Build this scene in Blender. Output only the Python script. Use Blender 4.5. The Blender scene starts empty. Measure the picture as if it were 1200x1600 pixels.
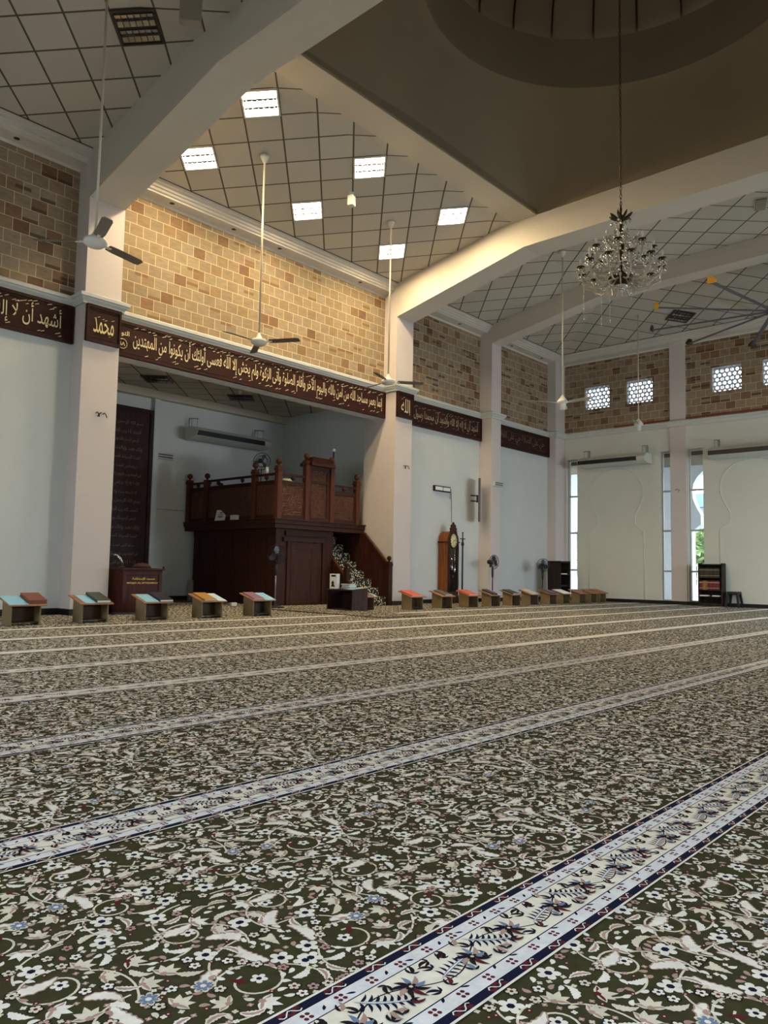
import bpy, math, random
import numpy as np
from mathutils import Vector, Matrix

SC = bpy.context.scene
COL = SC.collection
R_ = math.radians
random.seed(7)

# ------------------------------------------------------------------ camera
def cam_axes(yaw, pit, rol):
    f = Vector((math.sin(yaw)*math.cos(pit), math.cos(yaw)*math.cos(pit), math.sin(pit)))
    r = Vector((math.cos(yaw), -math.sin(yaw), 0)); u = r.cross(f)
    c, s = math.cos(rol), math.sin(rol)
    return c*r+s*u, -s*r+c*u, f
cr, cu_, cf = cam_axes(0.83253701, 0.07715313, 0.01832174)
cd = bpy.data.cameras.new('camera')
cam = bpy.data.objects.new('camera', cd); COL.objects.link(cam)
cam.matrix_world = Matrix(((cr.x, cu_.x, -cf.x, 0), (cr.y, cu_.y, -cf.y, 0), (cr.z, cu_.z, -cf.z, 0.8), (0, 0, 0, 1)))
cd.sensor_fit = 'VERTICAL'; cd.sensor_height = 36; cd.sensor_width = 27
cd.lens = 1193.87/1600*36
cd.clip_start = 0.05; cd.clip_end = 300
SC.camera = cam

# ------------------------------------------------------------------ world, fill lamps, exposure
SC.view_settings.view_transform = 'Standard'
SC.view_settings.look = 'None'
SC.view_settings.exposure = 0.12
SC.view_settings.gamma = 1.0
SC.view_settings.use_curve_mapping = False
SC.cycles.max_bounces = 8
SC.cycles.diffuse_bounces = 5
SC.cycles.transparent_max_bounces = 16
SC.cycles.sample_clamp_indirect = 6.0

W = bpy.data.worlds.new('world'); SC.world = W; W.use_nodes = True
nt = W.node_tree; nt.nodes.clear()
sky = nt.nodes.new('ShaderNodeTexSky'); sky.sky_type = 'HOSEK_WILKIE'; sky.turbidity = 8; sky.ground_albedo = 0.4
sky.sun_direction = (0.5, -0.4, 0.75)
mixw = nt.nodes.new('ShaderNodeMix'); mixw.data_type = 'RGBA'; mixw.inputs[0].default_value = 0.75
mixw.inputs[7].default_value = (0.86, 0.94, 1.0, 1)
bg = nt.nodes.new('ShaderNodeBackground'); bg.inputs[1].default_value = 6.5
wo = nt.nodes.new('ShaderNodeOutputWorld')
nt.links.new(sky.outputs[0], mixw.inputs[6]); nt.links.new(mixw.outputs[2], bg.inputs[0]); nt.links.new(bg.outputs[0], wo.inputs[0])

def area(name, loc, size, sizey, direction, energy, col):
    l = bpy.data.lights.new(name, 'AREA'); l.shape = 'RECTANGLE'; l.size = size; l.size_y = sizey
    l.energy = energy; l.color = col
    o = bpy.data.objects.new(name, l); COL.objects.link(o); o.location = loc
    o.rotation_euler = Vector(direction).to_track_quat('-Z', 'Y').to_euler()
    return o
FILL_C = (0.77, 0.90, 1.0)
# added fill lamps for daylight, in made-up openings behind and beside the camera
for x, e in ((1.0, 150), (10.0, 40), (14.5, 570), (18.5, 650)):
    area('fill_back', (x, -3.22, 2.0), 1.8, 3.0, (0, 1, -1.0), e, FILL_C)
for y, e in ((-1.6, 98), (1.4, 80), (8.2, 230)):
    area('fill_left', (-2.02, y, 2.0), 1.8, 3.0, (1, 0, -0.8), e, FILL_C)
for y in (0.7, 2.6, 4.5):
    area('fill_right', (22.05, y, 1.75), 1.4, 3.0, (-1, 0, -0.6), 35, FILL_C)
LAMP_E = 160.0          # ceiling troffers that are switched on
LAMP_C = (1.0, 0.78, 0.46)

# ------------------------------------------------------------------ helpers
def lin(c):
    c = c/255.0
    return c/12.92 if c <= 0.04045 else ((c+0.055)/1.055)**2.4
def rgb(r, g, b): return (lin(r), lin(g), lin(b), 1)

def mat(name, col, rough=0.6, metal=0.0, var=0.0, scale=6.0, bump=0.0, bscale=60.0, stretch=None, spec=0.4, emit=None, estr=0):
    m = bpy.data.materials.new(name); m.use_nodes = True
    n = m.node_tree.nodes; L = m.node_tree.links
    p = n['Principled BSDF']
    p.inputs['Roughness'].default_value = rough; p.inputs['Metallic'].default_value = metal
    p.inputs['Specular IOR Level'].default_value = spec
    p.inputs['Base Color'].default_value = col
    if emit:
        p.inputs['Emission Color'].default_value = emit; p.inputs['Emission Strength'].default_value = estr
    if var or bump:
        tc = n.new('ShaderNodeTexCoord'); mp = n.new('ShaderNodeMapping')
        L.new(tc.outputs['Object'], mp.inputs[0])
        if stretch: mp.inputs['Scale'].default_value = stretch
    if var:
        nz = n.new('ShaderNodeTexNoise'); nz.inputs['Scale'].default_value = scale; nz.inputs['Detail'].default_value = 5
        L.new(mp.outputs[0], nz.inputs['Vector'])
        rp = n.new('ShaderNodeValToRGB')
        rp.color_ramp.elements[0].position = 0.3; rp.color_ramp.elements[1].position = 0.7
        rp.color_ramp.elements[0].color = tuple(c*(1-var) for c in col[:3])+(1,)
        rp.color_ramp.elements[1].color = tuple(min(1, c*(1+var)) for c in col[:3])+(1,)
        L.new(nz.outputs['Fac'], rp.inputs[0]); L.new(rp.outputs[0], p.inputs['Base Color'])
    if bump:
        nb = n.new('ShaderNodeTexNoise'); nb.inputs['Scale'].default_value = bscale; nb.inputs['Detail'].default_value = 3
        L.new(mp.outputs[0], nb.inputs['Vector'])
        b = n.new('ShaderNodeBump'); b.inputs['Strength'].default_value = bump; b.inputs['Distance'].default_value = 0.01
        L.new(nb.outputs['Fac'], b.inputs['Height']); L.new(b.outputs[0], p.inputs['Normal'])
    return m

def wood(name, c1, rough=0.42, var=0.35, vertical=True, scale=3.0):
    return mat(name, c1, max(rough, 0.5), 0, var, scale, 0.08, 40, (6, 6, 0.7) if vertical else (0.7, 6, 6), 0.18)

M = {}
M['wall'] = mat('painted plaster pale sage', rgb(205, 208, 205), 0.75, 0, 0.02, 2.0, 0.05, 120)
M['wall_cream'] = mat('painted plaster cream', rgb(206, 206, 196), 0.75, 0, 0.02, 2.0, 0.05, 120)
M['pillar'] = mat('painted plaster pinkish white', rgb(204, 194, 190), 0.75, 0, 0.02, 2.0, 0.05, 120)
M['beam'] = mat('painted plaster beam', rgb(200, 192, 180), 0.8, 0, 0.03, 1.2)
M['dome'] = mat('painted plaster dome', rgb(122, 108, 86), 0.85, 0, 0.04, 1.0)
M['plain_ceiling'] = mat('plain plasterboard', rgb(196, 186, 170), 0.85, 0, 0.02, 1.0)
M['cornice'] = mat('painted cornice', rgb(196, 198, 192), 0.6, 0, 0.02, 3.0)
M['crown'] = mat('crown moulding white', rgb(206, 200, 190), 0.7, 0, 0.03, 3.0)
M['baseboard'] = mat('black skirting', rgb(24, 22, 22), 0.4)
M['band_wood'] = wood('inscription board wood', rgb(48, 22, 17), 0.5, 0.3, False, 2.0)
M['gold'] = mat('gilt lettering', rgb(222, 205, 160), 0.45, 0.15, 0.1, 20)
M['gold_dim'] = mat('dull gilt lettering', rgb(170, 150, 120), 0.5, 0.1)
M['gold_faint'] = mat('faint gilt lettering', rgb(120, 96, 80), 0.5, 0.1)
M['gold_bright'] = mat('bright gold letters', rgb(214, 178, 70), 0.4, 0.2)
M['gold_warm'] = mat('yellowish gilt letters', rgb(220, 202, 140), 0.45, 0.1)
M['mahogany'] = wood('mahogany', rgb(56, 27, 18), 0.4)
M['mahogany_post'] = wood('polished mahogany post', rgb(80, 42, 27), 0.35, 0.25)
M['mahogany_dark'] = wood('dark mahogany', rgb(50, 24, 18), 0.4)
M['lectern_wood'] = wood('red brown lectern wood', rgb(66, 28, 22), 0.35)
M['clock_wood'] = wood('honey clock wood', rgb(120, 70, 34), 0.4)
M['clock_dark'] = wood('dark clock wood', rgb(62, 32, 22), 0.4)
M['stand_wood'] = wood('bookstand plywood', rgb(132, 112, 80), 0.5, 0.12)
M['stand_dark'] = wood('bookstand brown wood', rgb(66, 48, 34), 0.5, 0.15)
M['stand_top'] = wood('bookstand top', rgb(150, 108, 80), 0.45, 0.15, False)
M['desk_wood'] = wood('dark desk wood', rgb(58, 36, 30), 0.4)
M['shelf_wood'] = wood('black brown shelf', rgb(46, 36, 32), 0.45)
M['black'] = mat('black plastic', rgb(26, 26, 28), 0.4)
M['black_metal'] = mat('black metal', rgb(30, 30, 32), 0.35, 0.5)
M['white_plastic'] = mat('white plastic', rgb(222, 222, 218), 0.4)
M['white_paint'] = mat('white enamel', rgb(214, 212, 204), 0.35)
M['blade'] = mat('grey brown fan blade', rgb(108, 98, 86), 0.4)
M['blade_white'] = mat('off white fan blade', rgb(190, 184, 170), 0.4)
M['grey_metal'] = mat('grey metal', rgb(150, 150, 150), 0.35, 0.6)
M['speaker_grey'] = mat('warm grey plastic', rgb(140, 132, 118), 0.5)
M['dark_grey'] = mat('dark grey plastic', rgb(84, 80, 86), 0.5)
M['ac_white'] = mat('air conditioner casing', rgb(196, 196, 188), 0.45)
M['chrome'] = mat('chrome', rgb(200, 200, 200), 0.15, 1.0)
M['brass_dark'] = mat('dark brass', rgb(74, 54, 32), 0.35, 0.8)
M['yellow'] = mat('yellow plastic', rgb(236, 168, 30), 0.45)
M['brown_plastic'] = mat('brown plastic', rgb(70, 50, 38), 0.5)
M['red_ledge'] = mat('terracotta ledge', rgb(128, 62, 48), 0.7, 0, 0.15, 8)
M['paper'] = mat('white paper', rgb(232, 230, 225), 0.7)
M['blue_paper'] = mat('pale blue sheet', rgb(140, 196, 226), 0.6)
M['cream_dial'] = mat('cream clock dial', rgb(226, 212, 160), 0.5)
M['dark_glass'] = mat('dark clock glass', rgb(26, 24, 24), 0.08, 0, spec=0.6)
M['frame_white'] = mat('aluminium window frame', rgb(176, 174, 172), 0.45, 0.2)
M['ext_wall'] = mat('arcade render', rgb(206, 212, 222), 0.8, 0, 0.03, 1.0)
M['ext_soffit'] = mat('arcade soffit', rgb(104, 98, 80), 0.9)
M['ext_ground'] = mat('outside paving', rgb(170, 170, 162), 0.9, 0, 0.1, 2.0)
M['leaf'] = mat('garden foliage', rgb(150, 172, 124), 0.7, 0, 0.4, 4.0)
M['ext_roof'] = mat('blue metal roof', rgb(120, 150, 190), 0.6)
M['bulb'] = mat('clear candle bulb', rgb(222, 220, 210), 0.1, 0, spec=0.8)
M['tube_on'] = mat('lit fluorescent tube', (1, 1, 1, 1), 0.5, emit=LAMP_C+(1,), estr=LAMP_E)
M['louvre'] = mat('louvre blade', rgb(58, 55, 48), 0.5, 0.0)
M['tray_and_shadow_line'] = mat('dark tray and shadow line', rgb(60, 54, 46), 0.5)
M['reflector'] = mat('mirror louvre', rgb(190, 184, 172), 0.18, 0.9)
M['pipe'] = mat('white fan rod', rgb(200, 190, 170), 0.35, 0.2)

def glass_mat():
    m = bpy.data.materials.new('clear window glass'); m.use_nodes = True
    n = m.node_tree.nodes; L = m.node_tree.links; n.remove(n['Principled BSDF'])
    t = n.new('ShaderNodeBsdfTransparent'); t.inputs[0].default_value = (0.93, 0.96, 0.97, 1)
    g = n.new('ShaderNodeBsdfGlossy'); g.inputs['Roughness'].default_value = 0.02
    f = n.new('ShaderNodeFresnel'); f.inputs[0].default_value = 1.4
    x = n.new('ShaderNodeMixShader')
    L.new(f.outputs[0], x.inputs[0]); L.new(t.outputs[0], x.inputs[1]); L.new(g.outputs[0], x.inputs[2])
    L.new(x.outputs[0], n['Material Output'].inputs[0]); return m
M['glass'] = glass_mat()
def crystal_mat():
    m = bpy.data.materials.new('cut crystal'); m.use_nodes = True
    n = m.node_tree.nodes; L = m.node_tree.links; n.remove(n['Principled BSDF'])
    t = n.new('ShaderNodeBsdfTransparent'); t.inputs[0].default_value = (0.42, 0.39, 0.34, 1)
    g = n.new('ShaderNodeBsdfGlossy'); g.inputs['Roughness'].default_value = 0.10; g.inputs['Color'].default_value = (0.95, 0.93, 0.88, 1)
    d = n.new('ShaderNodeBsdfDiffuse'); d.inputs[0].default_value = (0.62, 0.59, 0.53, 1)
    x = n.new('ShaderNodeMixShader'); x.inputs[0].default_value = 0.68
    y = n.new('ShaderNodeMixShader'); y.inputs[0].default_value = 0.30
    L.new(t.outputs[0], x.inputs[1]); L.new(g.outputs[0], x.inputs[2])
    L.new(x.outputs[0], y.inputs[1]); L.new(d.outputs[0], y.inputs[2])
    L.new(y.outputs[0], n['Material Output'].inputs[0]); return m
M['crystal'] = crystal_mat()
M['arm_glass'] = mat('smoky pale glass arm', rgb(178, 170, 152), 0.12, 0, spec=0.8)

def carved_mat():
    """dark wood with a deep arabesque of carving"""
    m = mat('carved mahogany', rgb(96, 54, 32), 0.4)
    n = m.node_tree.nodes; L = m.node_tree.links; p = n['Principled BSDF']
    tc = n.new('ShaderNodeTexCoord'); nz = n.new('ShaderNodeTexNoise'); nz.inputs['Scale'].default_value = 10; nz.inputs['Detail'].default_value = 1
    L.new(tc.outputs['Object'], nz.inputs['Vector'])
    mul = n.new('ShaderNodeMath'); mul.operation = 'MULTIPLY'; mul.inputs[1].default_value = 9.0
    fr = n.new('ShaderNodeMath'); fr.operation = 'PINGPONG'; fr.inputs[1].default_value = 0.5
    L.new(nz.outputs['Fac'], mul.inputs[0]); L.new(mul.outputs[0], fr.inputs[0])
    rp = n.new('ShaderNodeValToRGB'); rp.color_ramp.elements[0].position = 0.12; rp.color_ramp.elements[1].position = 0.3
    rp.color_ramp.elements[0].color = rgb(26, 13, 9); rp.color_ramp.elements[1].color = rgb(98, 57, 34)
    L.new(fr.outputs[0], rp.inputs[0]); L.new(rp.outputs[0], p.inputs['Base Color'])
    b = n.new('ShaderNodeBump'); b.inputs['Strength'].default_value = 0.9; b.inputs['Distance'].default_value = 0.02
    L.new(fr.outputs[0], b.inputs['Height']); L.new(b.outputs[0], p.inputs['Normal']); return m
M['carved'] = carved_mat()

def speckle_mat():
    """flowered carpet seen small, on the stair treads"""
    m = mat('flowered stair carpet', rgb(60, 56, 40), 0.95)
    n = m.node_tree.nodes; L = m.node_tree.links; p = n['Principled BSDF']
    tc = n.new('ShaderNodeTexCoord'); v = n.new('ShaderNodeTexVoronoi'); v.inputs['Scale'].default_value = 22
    L.new(tc.outputs['Object'], v.inputs['Vector'])
    rp = n.new('ShaderNodeValToRGB'); rp.color_ramp.elements[0].position = 0.34; rp.color_ramp.elements[1].position = 0.42
    rp.color_ramp.elements[0].color = rgb(226, 216, 196); rp.color_ramp.elements[1].color = rgb(44, 40, 28)
    L.new(v.outputs['Distance'], rp.inputs[0]); L.new(rp.outputs[0], p.inputs['Base Color']); return m
M['stair_carpet'] = speckle_mat()

def tile_mat():
    """square ceiling tiles: one tile per UV unit, thin dark joints"""
    m = mat('ceiling tile', rgb(190, 184, 172), 0.85)
    n = m.node_tree.nodes; L = m.node_tree.links; p = n['Principled BSDF']
    uv = n.new('ShaderNodeUVMap'); uv.uv_map = 'UVMap'
    br = n.new('ShaderNodeTexBrick'); br.offset = 0; br.squash = 1
    br.inputs['Scale'].default_value = 1; br.inputs['Brick Width'].default_value = 1; br.inputs['Row Height'].default_value = 1
    br.inputs['Mortar Size'].default_value = 0.027; br.inputs['Mortar Smooth'].default_value = 0.2
    br.inputs['Color1'].default_value = rgb(182, 177, 166); br.inputs['Color2'].default_value = rgb(196, 190, 178)
    br.inputs['Mortar'].default_value = rgb(88, 80, 68)
    L.new(uv.outputs[0], br.inputs['Vector']); L.new(br.outputs['Color'], p.inputs['Base Color']); return m
M['tile'] = tile_mat()

def stone_mat(name, dark):
    """coursed sandstone blocks, a random tone per block and some thin dark inset stones"""
    m = mat(name, rgb(190, 160, 120), 0.8)
    n = m.node_tree.nodes; L = m.node_tree.links; p = n['Principled BSDF']
    uv = n.new('ShaderNodeUVMap'); uv.uv_map = 'UVMap'
    br = n.new('ShaderNodeTexBrick'); br.offset = 0.5
    br.inputs['Scale'].default_value = 1; br.inputs['Brick Width'].default_value = 0.268; br.inputs['Row Height'].default_value = 0.2155
    br.inputs['Mortar Size'].default_value = 0.005; br.inputs['Mortar Smooth'].default_value = 0.1
    br.inputs['Color1'].default_value = (0, 0, 0, 1); br.inputs['Color2'].default_value = (1, 1, 1, 1); br.inputs['Mortar'].default_value = (0.5, 0.5, 0.5, 1)
    L.new(uv.outputs[0], br.inputs['Vector'])
    rp = n.new('ShaderNodeValToRGB'); cr_ = rp.color_ramp
    cr_.interpolation = 'LINEAR'
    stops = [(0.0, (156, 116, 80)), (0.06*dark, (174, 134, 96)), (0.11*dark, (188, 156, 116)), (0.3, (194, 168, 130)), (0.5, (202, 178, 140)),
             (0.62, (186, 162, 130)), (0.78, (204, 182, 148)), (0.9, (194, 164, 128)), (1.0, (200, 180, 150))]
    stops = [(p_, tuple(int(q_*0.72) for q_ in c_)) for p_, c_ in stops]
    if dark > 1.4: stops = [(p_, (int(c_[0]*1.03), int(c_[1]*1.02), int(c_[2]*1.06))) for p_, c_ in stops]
    cr_.elements[0].position = 0; cr_.elements[0].color = rgb(*stops[0][1])
    cr_.elements[1].position = 1; cr_.elements[1].color = rgb(*stops[-1][1])
    for pos, c in stops[1:-1]:
        e = cr_.elements.new(pos); e.color = rgb(*c)
    L.new(br.outputs['Color'], rp.inputs[0])
    # veins inside a block
    tc = n.new('ShaderNodeTexCoord'); mp = n.new('ShaderNodeMapping'); mp.inputs['Scale'].default_value = (3, 3, 9)
    nz = n.new('ShaderNodeTexNoise'); nz.inputs['Scale'].default_value = 2.2; nz.inputs['Detail'].default_value = 4
    L.new(tc.outputs['Object'], mp.inputs[0]); L.new(mp.outputs[0], nz.inputs['Vector'])
    vr = n.new('ShaderNodeMapRange'); vr.inputs['From Min'].default_value = 0.3; vr.inputs['From Max'].default_value = 0.7
    vr.inputs['To Min'].default_value = 0.84; vr.inputs['To Max'].default_value = 1.1
    L.new(nz.outputs['Fac'], vr.inputs['Value'])
    mm = n.new('ShaderNodeMix'); mm.data_type = 'RGBA'; mm.blend_type = 'MULTIPLY'; mm.inputs[0].default_value = 1
    L.new(rp.outputs[0], mm.inputs[6]); L.new(vr.outputs[0], mm.inputs[7])
    # thin inset stones
    b2 = n.new('ShaderNodeTexBrick'); b2.offset = 0.5; b2.offset_frequency = 6
    b2.inputs['Scale'].default_value = 1; b2.inputs['Brick Width'].default_value = 0.268; b2.inputs['Row Height'].default_value = 0.07183
    b2.inputs['Mortar Size'].default_value = 0.006; b2.inputs['Mortar Smooth'].default_value = 0.1
    b2.inputs['Color1'].default_value = (0, 0, 0, 1); b2.inputs['Color2'].default_value = (1, 1, 1, 1); b2.inputs['Mortar'].default_value = (0.5, 0.5, 0.5, 1)
    L.new(uv.outputs[0], b2.inputs['Vector'])
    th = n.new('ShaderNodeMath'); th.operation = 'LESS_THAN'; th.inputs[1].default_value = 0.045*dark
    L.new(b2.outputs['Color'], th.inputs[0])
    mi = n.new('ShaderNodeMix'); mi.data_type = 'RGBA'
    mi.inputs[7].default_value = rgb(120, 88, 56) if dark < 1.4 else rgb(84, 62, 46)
    sc = n.new('ShaderNodeMath'); sc.operation = 'MULTIPLY'; sc.inputs[1].default_value = 0.85
    L.new(th.outputs[0], sc.inputs[0]); L.new(sc.outputs[0], mi.inputs[0]); L.new(mm.outputs[2], mi.inputs[6])
    mo = n.new('ShaderNodeMix'); mo.data_type = 'RGBA'; mo.inputs[7].default_value = rgb(206, 186, 148)
    L.new(br.outputs['Fac'], mo.inputs[0]); L.new(mi.outputs[2], mo.inputs[6]); L.new(mo.outputs[2], p.inputs['Base Color'])
    return m
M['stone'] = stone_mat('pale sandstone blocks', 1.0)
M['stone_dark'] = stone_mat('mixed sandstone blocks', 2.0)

class MB:
    def __init__(s): s.v = []; s.f = []; s.m = []; s.sm = []; s.uv = None; s.T = None
    def add(s, vs, fs, m=0, smooth=False):
        b = len(s.v)
        if s.T is not None: vs = [tuple(s.T @ Vector(v)) for v in vs]
        s.v += [tuple(v) for v in vs]
        for f in fs: s.f.append([b+i for i in f]); s.m.append(m); s.sm.append(smooth)
        return s
    def quad(s, *p, m=0): return s.add(p, [list(range(len(p)))], m)
    def box(s, x0, y0, z0, x1, y1, z1, m=0):
        v = [(x, y, z) for z in (z0, z1) for y in (y0, y1) for x in (x0, x1)]
        return s.add(v, [(0, 2, 3, 1), (4, 5, 7, 6), (0, 1, 5, 4), (2, 6, 7, 3), (0, 4, 6, 2), (1, 3, 7, 5)], m)
    def prism(s, poly, fn0, fn1, m=0):
        n = len(poly)
        v = [fn0(*p) for p in poly]+[fn1(*p) for p in poly]
        return s.add(v, [list(range(n))[::-1], list(range(n, 2*n))]+[(i, (i+1) % n, n+(i+1) % n, n+i) for i in range(n)], m)
    def tube(s, pts, r, n=8, m=0, caps=True):
        pts = [Vector(p) for p in pts]; N = len(pts)
        rr = r if isinstance(r, (list, tuple)) else [r]*N
        vs = []; up = None
        for i, p in enumerate(pts):
            t = (pts[min(i+1, N-1)]-pts[max(i-1, 0)]).normalized()
            if up is None:
                up = Vector((0, 0, 1)) if abs(t.z) < 0.9 else Vector((1, 0, 0))
            a = t.cross(up).normalized(); b = a.cross(t).normalized(); up = b
            for k in range(n):
                an = 2*math.pi*k/n
                vs.append(p+(a*math.cos(an)+b*math.sin(an))*rr[i])
        fs = [(i*n+k, i*n+(k+1) % n, (i+1)*n+(k+1) % n, (i+1)*n+k) for i in range(N-1) for k in range(n)]
        if caps: fs += [list(range(n))[::-1], list(range((N-1)*n, N*n))]
        return s.add(vs, fs, m, True)
    def lathe(s, prof, c=(0, 0, 0), n=16, m=0, axis='z', smooth=True):
        vs = []
        for r, h in prof:
            for k in range(n):
                a = 2*math.pi*k/n; x, y = r*math.cos(a), r*math.sin(a)
                q = {'z': (x, y, h), 'y': (x, h, y), 'x': (h, x, y)}[axis]
                vs.append((c[0]+q[0], c[1]+q[1], c[2]+q[2]))
        N = len(prof)
        fs = [(i*n+k, i*n+(k+1) % n, (i+1)*n+(k+1) % n, (i+1)*n+k) for i in range(N-1) for k in range(n)]
        fs += [list(range(n))[::-1], list(range((N-1)*n, N*n))]
        return s.add(vs, fs, m, smooth)
    def ball(s, c, r, n=12, m=0, sz=1.0):
        k = max(6, n//2)
        prof = [(max(1e-4, r*math.sin(math.pi*i/k)), -r*sz*math.cos(math.pi*i/k)) for i in range(k+1)]
        return s.lathe(prof, c, n, m)
    def torus(s, c, R, r, n=24, k=6, m=0, fn=None):
        vs = []
        for i in range(n):
            a = 2*math.pi*i/n
            for j in range(k):
                b = 2*math.pi*j/k; q = ((R+r*math.cos(b))*math.cos(a), (R+r*math.cos(b))*math.sin(a), r*math.sin(b))
                if fn: q = fn(*q)
                vs.append((c[0]+q[0], c[1]+q[1], c[2]+q[2]))
        fs = [(i*k+j, ((i+1) % n)*k+j, ((i+1) % n)*k+(j+1) % k, i*k+(j+1) % k) for i in range(n) for j in range(k)]
        return s.add(vs, fs, m, True)
    def build(s, name, mats, parent=None, kind=None, bevel=0, uvfn=None):
        me = bpy.data.meshes.new(name); me.from_pydata(s.v, [], s.f)
        if not isinstance(mats, (list, tuple)): mats = [mats]
        for x in mats: me.materials.append(M[x] if isinstance(x, str) else x)
        me.polygons.foreach_set('material_index', s.m); me.polygons.foreach_set('use_smooth', s.sm)
        if uvfn:
            ul = me.uv_layers.new(name='UVMap')
            for poly in me.polygons:
                for li in poly.loop_indices:
                    ul.data[li].uv = uvfn(me.vertices[me.loops[li].vertex_index].co, poly.normal)
        me.update()
        o = bpy.data.objects.new(name, me); COL.objects.link(o)
        if parent is not None: o.parent = parent
        if kind: o['kind'] = kind
        if bevel:
            b = o.modifiers.new('edge', 'BEVEL'); b.width = bevel; b.segments = 2; b.limit_method = 'ANGLE'; b.angle_limit = R_(40)
        return o

def tag(o, label, cat, group=None):
    o['label'] = label; o['category'] = cat
    if group: o['group'] = group
    return o
def thing(name, label, cat, loc=(0, 0, 0), rz=0.0, group=None):
    o = bpy.data.objects.new(name, None); COL.objects.link(o); o.empty_display_size = 0.1
    o.location = loc; o.rotation_euler = (0, 0, rz)
    return tag(o, label, cat, group)
def dup(root, loc, rz, label, group=None):
    r = root.copy(); COL.objects.link(r); r.location = loc; r.rotation_euler = (0, 0, rz); r['label'] = label
    if group: r['group'] = group
    for ch in list(root.children):
        c = ch.copy(); COL.objects.link(c); c.parent = r
        for g in list(ch.children):
            d = g.copy(); COL.objects.link(d); d.parent = c
    return r

# ------------------------------------------------------------------ Arabic lettering
_AR = {'ا': 'FE8D FE8E', 'أ': 'FE83 FE84', 'إ': 'FE87 FE88', 'آ': 'FE81 FE82', 'ب': 'FE8F 4', 'ة': 'FE93 FE94', 'ت': 'FE95 4', 'ث': 'FE99 4',
       'ج': 'FE9D 4', 'ح': 'FEA1 4', 'خ': 'FEA5 4', 'د': 'FEA9 FEAA', 'ذ': 'FEAB FEAC', 'ر': 'FEAD FEAE', 'ز': 'FEAF FEB0', 'س': 'FEB1 4',
       'ش': 'FEB5 4', 'ص': 'FEB9 4', 'ض': 'FEBD 4', 'ط': 'FEC1 4', 'ظ': 'FEC5 4', 'ع': 'FEC9 4', 'غ': 'FECD 4', 'ف': 'FED1 4', 'ق': 'FED5 4',
       'ك': 'FED9 4', 'ل': 'FEDD 4', 'م': 'FEE1 4', 'ن': 'FEE5 4', 'ه': 'FEE9 4', 'و': 'FEED FEEE', 'ى': 'FEEF FEF0', 'ي': 'FEF1 4',
       'ؤ': 'FE85 FE86', 'ئ': 'FE89 4', 'ء': 'FE80'}
_LA = {'ا': 0xFEFB, 'أ': 0xFEF7, 'إ': 0xFEF9, 'آ': 0xFEF5}
def shape(s):
    out = []
    for word in s.split(' '):
        res = []; i = 0; prev = False
        while i < len(word):
            c = word[i]
            if c not in _AR: res.append(c); prev = False; i += 1; continue
            if c == 'ل' and i+1 < len(word) and word[i+1] in _LA:
                res.append(chr(_LA[word[i+1]]+(1 if prev else 0))); prev = False; i += 2; continue
            e = _AR[c].split(); base = int(e[0], 16); four = len(e) > 1 and e[1] == '4'
            nxt = i+1 < len(word) and word[i+1] in _AR and word[i+1] != 'ء'
            if len(e) == 1: res.append(chr(base)); prev = False
            elif four:
                k = (3 if prev else 2) if nxt else (1 if prev else 0)
                res.append(chr(base+k)); prev = nxt
            else: res.append(chr(base+(1 if prev else 0))); prev = False
            i += 1
        digits = all(ch.isdigit() for ch in word)
        out.append(''.join(res if digits else res[::-1]))
    return ' '.join(out[::-1])
_txt = {}
def text_points(s, bold=0.0, res=3):
    key = (s, bold)
    if key in _txt: return _txt[key]
    cu = bpy.data.curves.new('lettering', 'FONT'); cu.body = s; cu.size = 1; cu.offset = bold; cu.resolution_u = res; cu.fill_mode = 'FRONT'
    o = bpy.data.objects.new('lettering', cu); COL.objects.link(o)
    bpy.context.view_layer.update()
    me = bpy.data.meshes.new_from_object(o.evaluated_get(bpy.context.evaluated_depsgraph_get()))
    v = np.array([q.co[:2] for q in me.vertices]); f = [list(p.vertices) for p in me.polygons]
    bpy.data.objects.remove(o); bpy.data.curves.remove(cu); bpy.data.meshes.remove(me)
    v = v-v.min(0); v = v/v.max(0)
    _txt[key] = (v, f); return v, f
def letter(mb, s, fn, w, h, m=0, bold=0.012, res=3):
    """adds the text, stretched to w by h, mapped by fn(u, v)"""
    v, f = text_points(s, bold, res)
    mb.add([fn(a*w, b*h) for a, b in v], f, m)
# ================================================================== STRUCTURE
YW, XR, XL, YB = 12.4, 21.9, -2.0, -3.2
S = 'structure'
SLOPE = 0.177

def stone_uv(co, nrm):
    u = co.x if abs(nrm.y) > 0.5 else co.y+0.11
    return (u-7.508+0.134, co.z-7.19)

# qibla wall: plaster below the cornice, coursed stone above, an open recess between the two big pillars
mb = MB()
def front(x0, x1, z0, z1, m): mb.box(x0, YW, z0, x1, YW+0.3, z1, m)
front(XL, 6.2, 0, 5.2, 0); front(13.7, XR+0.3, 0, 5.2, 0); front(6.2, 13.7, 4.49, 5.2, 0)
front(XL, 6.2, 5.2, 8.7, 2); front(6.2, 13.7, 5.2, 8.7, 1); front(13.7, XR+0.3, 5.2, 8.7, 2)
mb.build('wall_front', ['wall', 'stone', 'stone_dark'], kind=S, uvfn=stone_uv)

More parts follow.
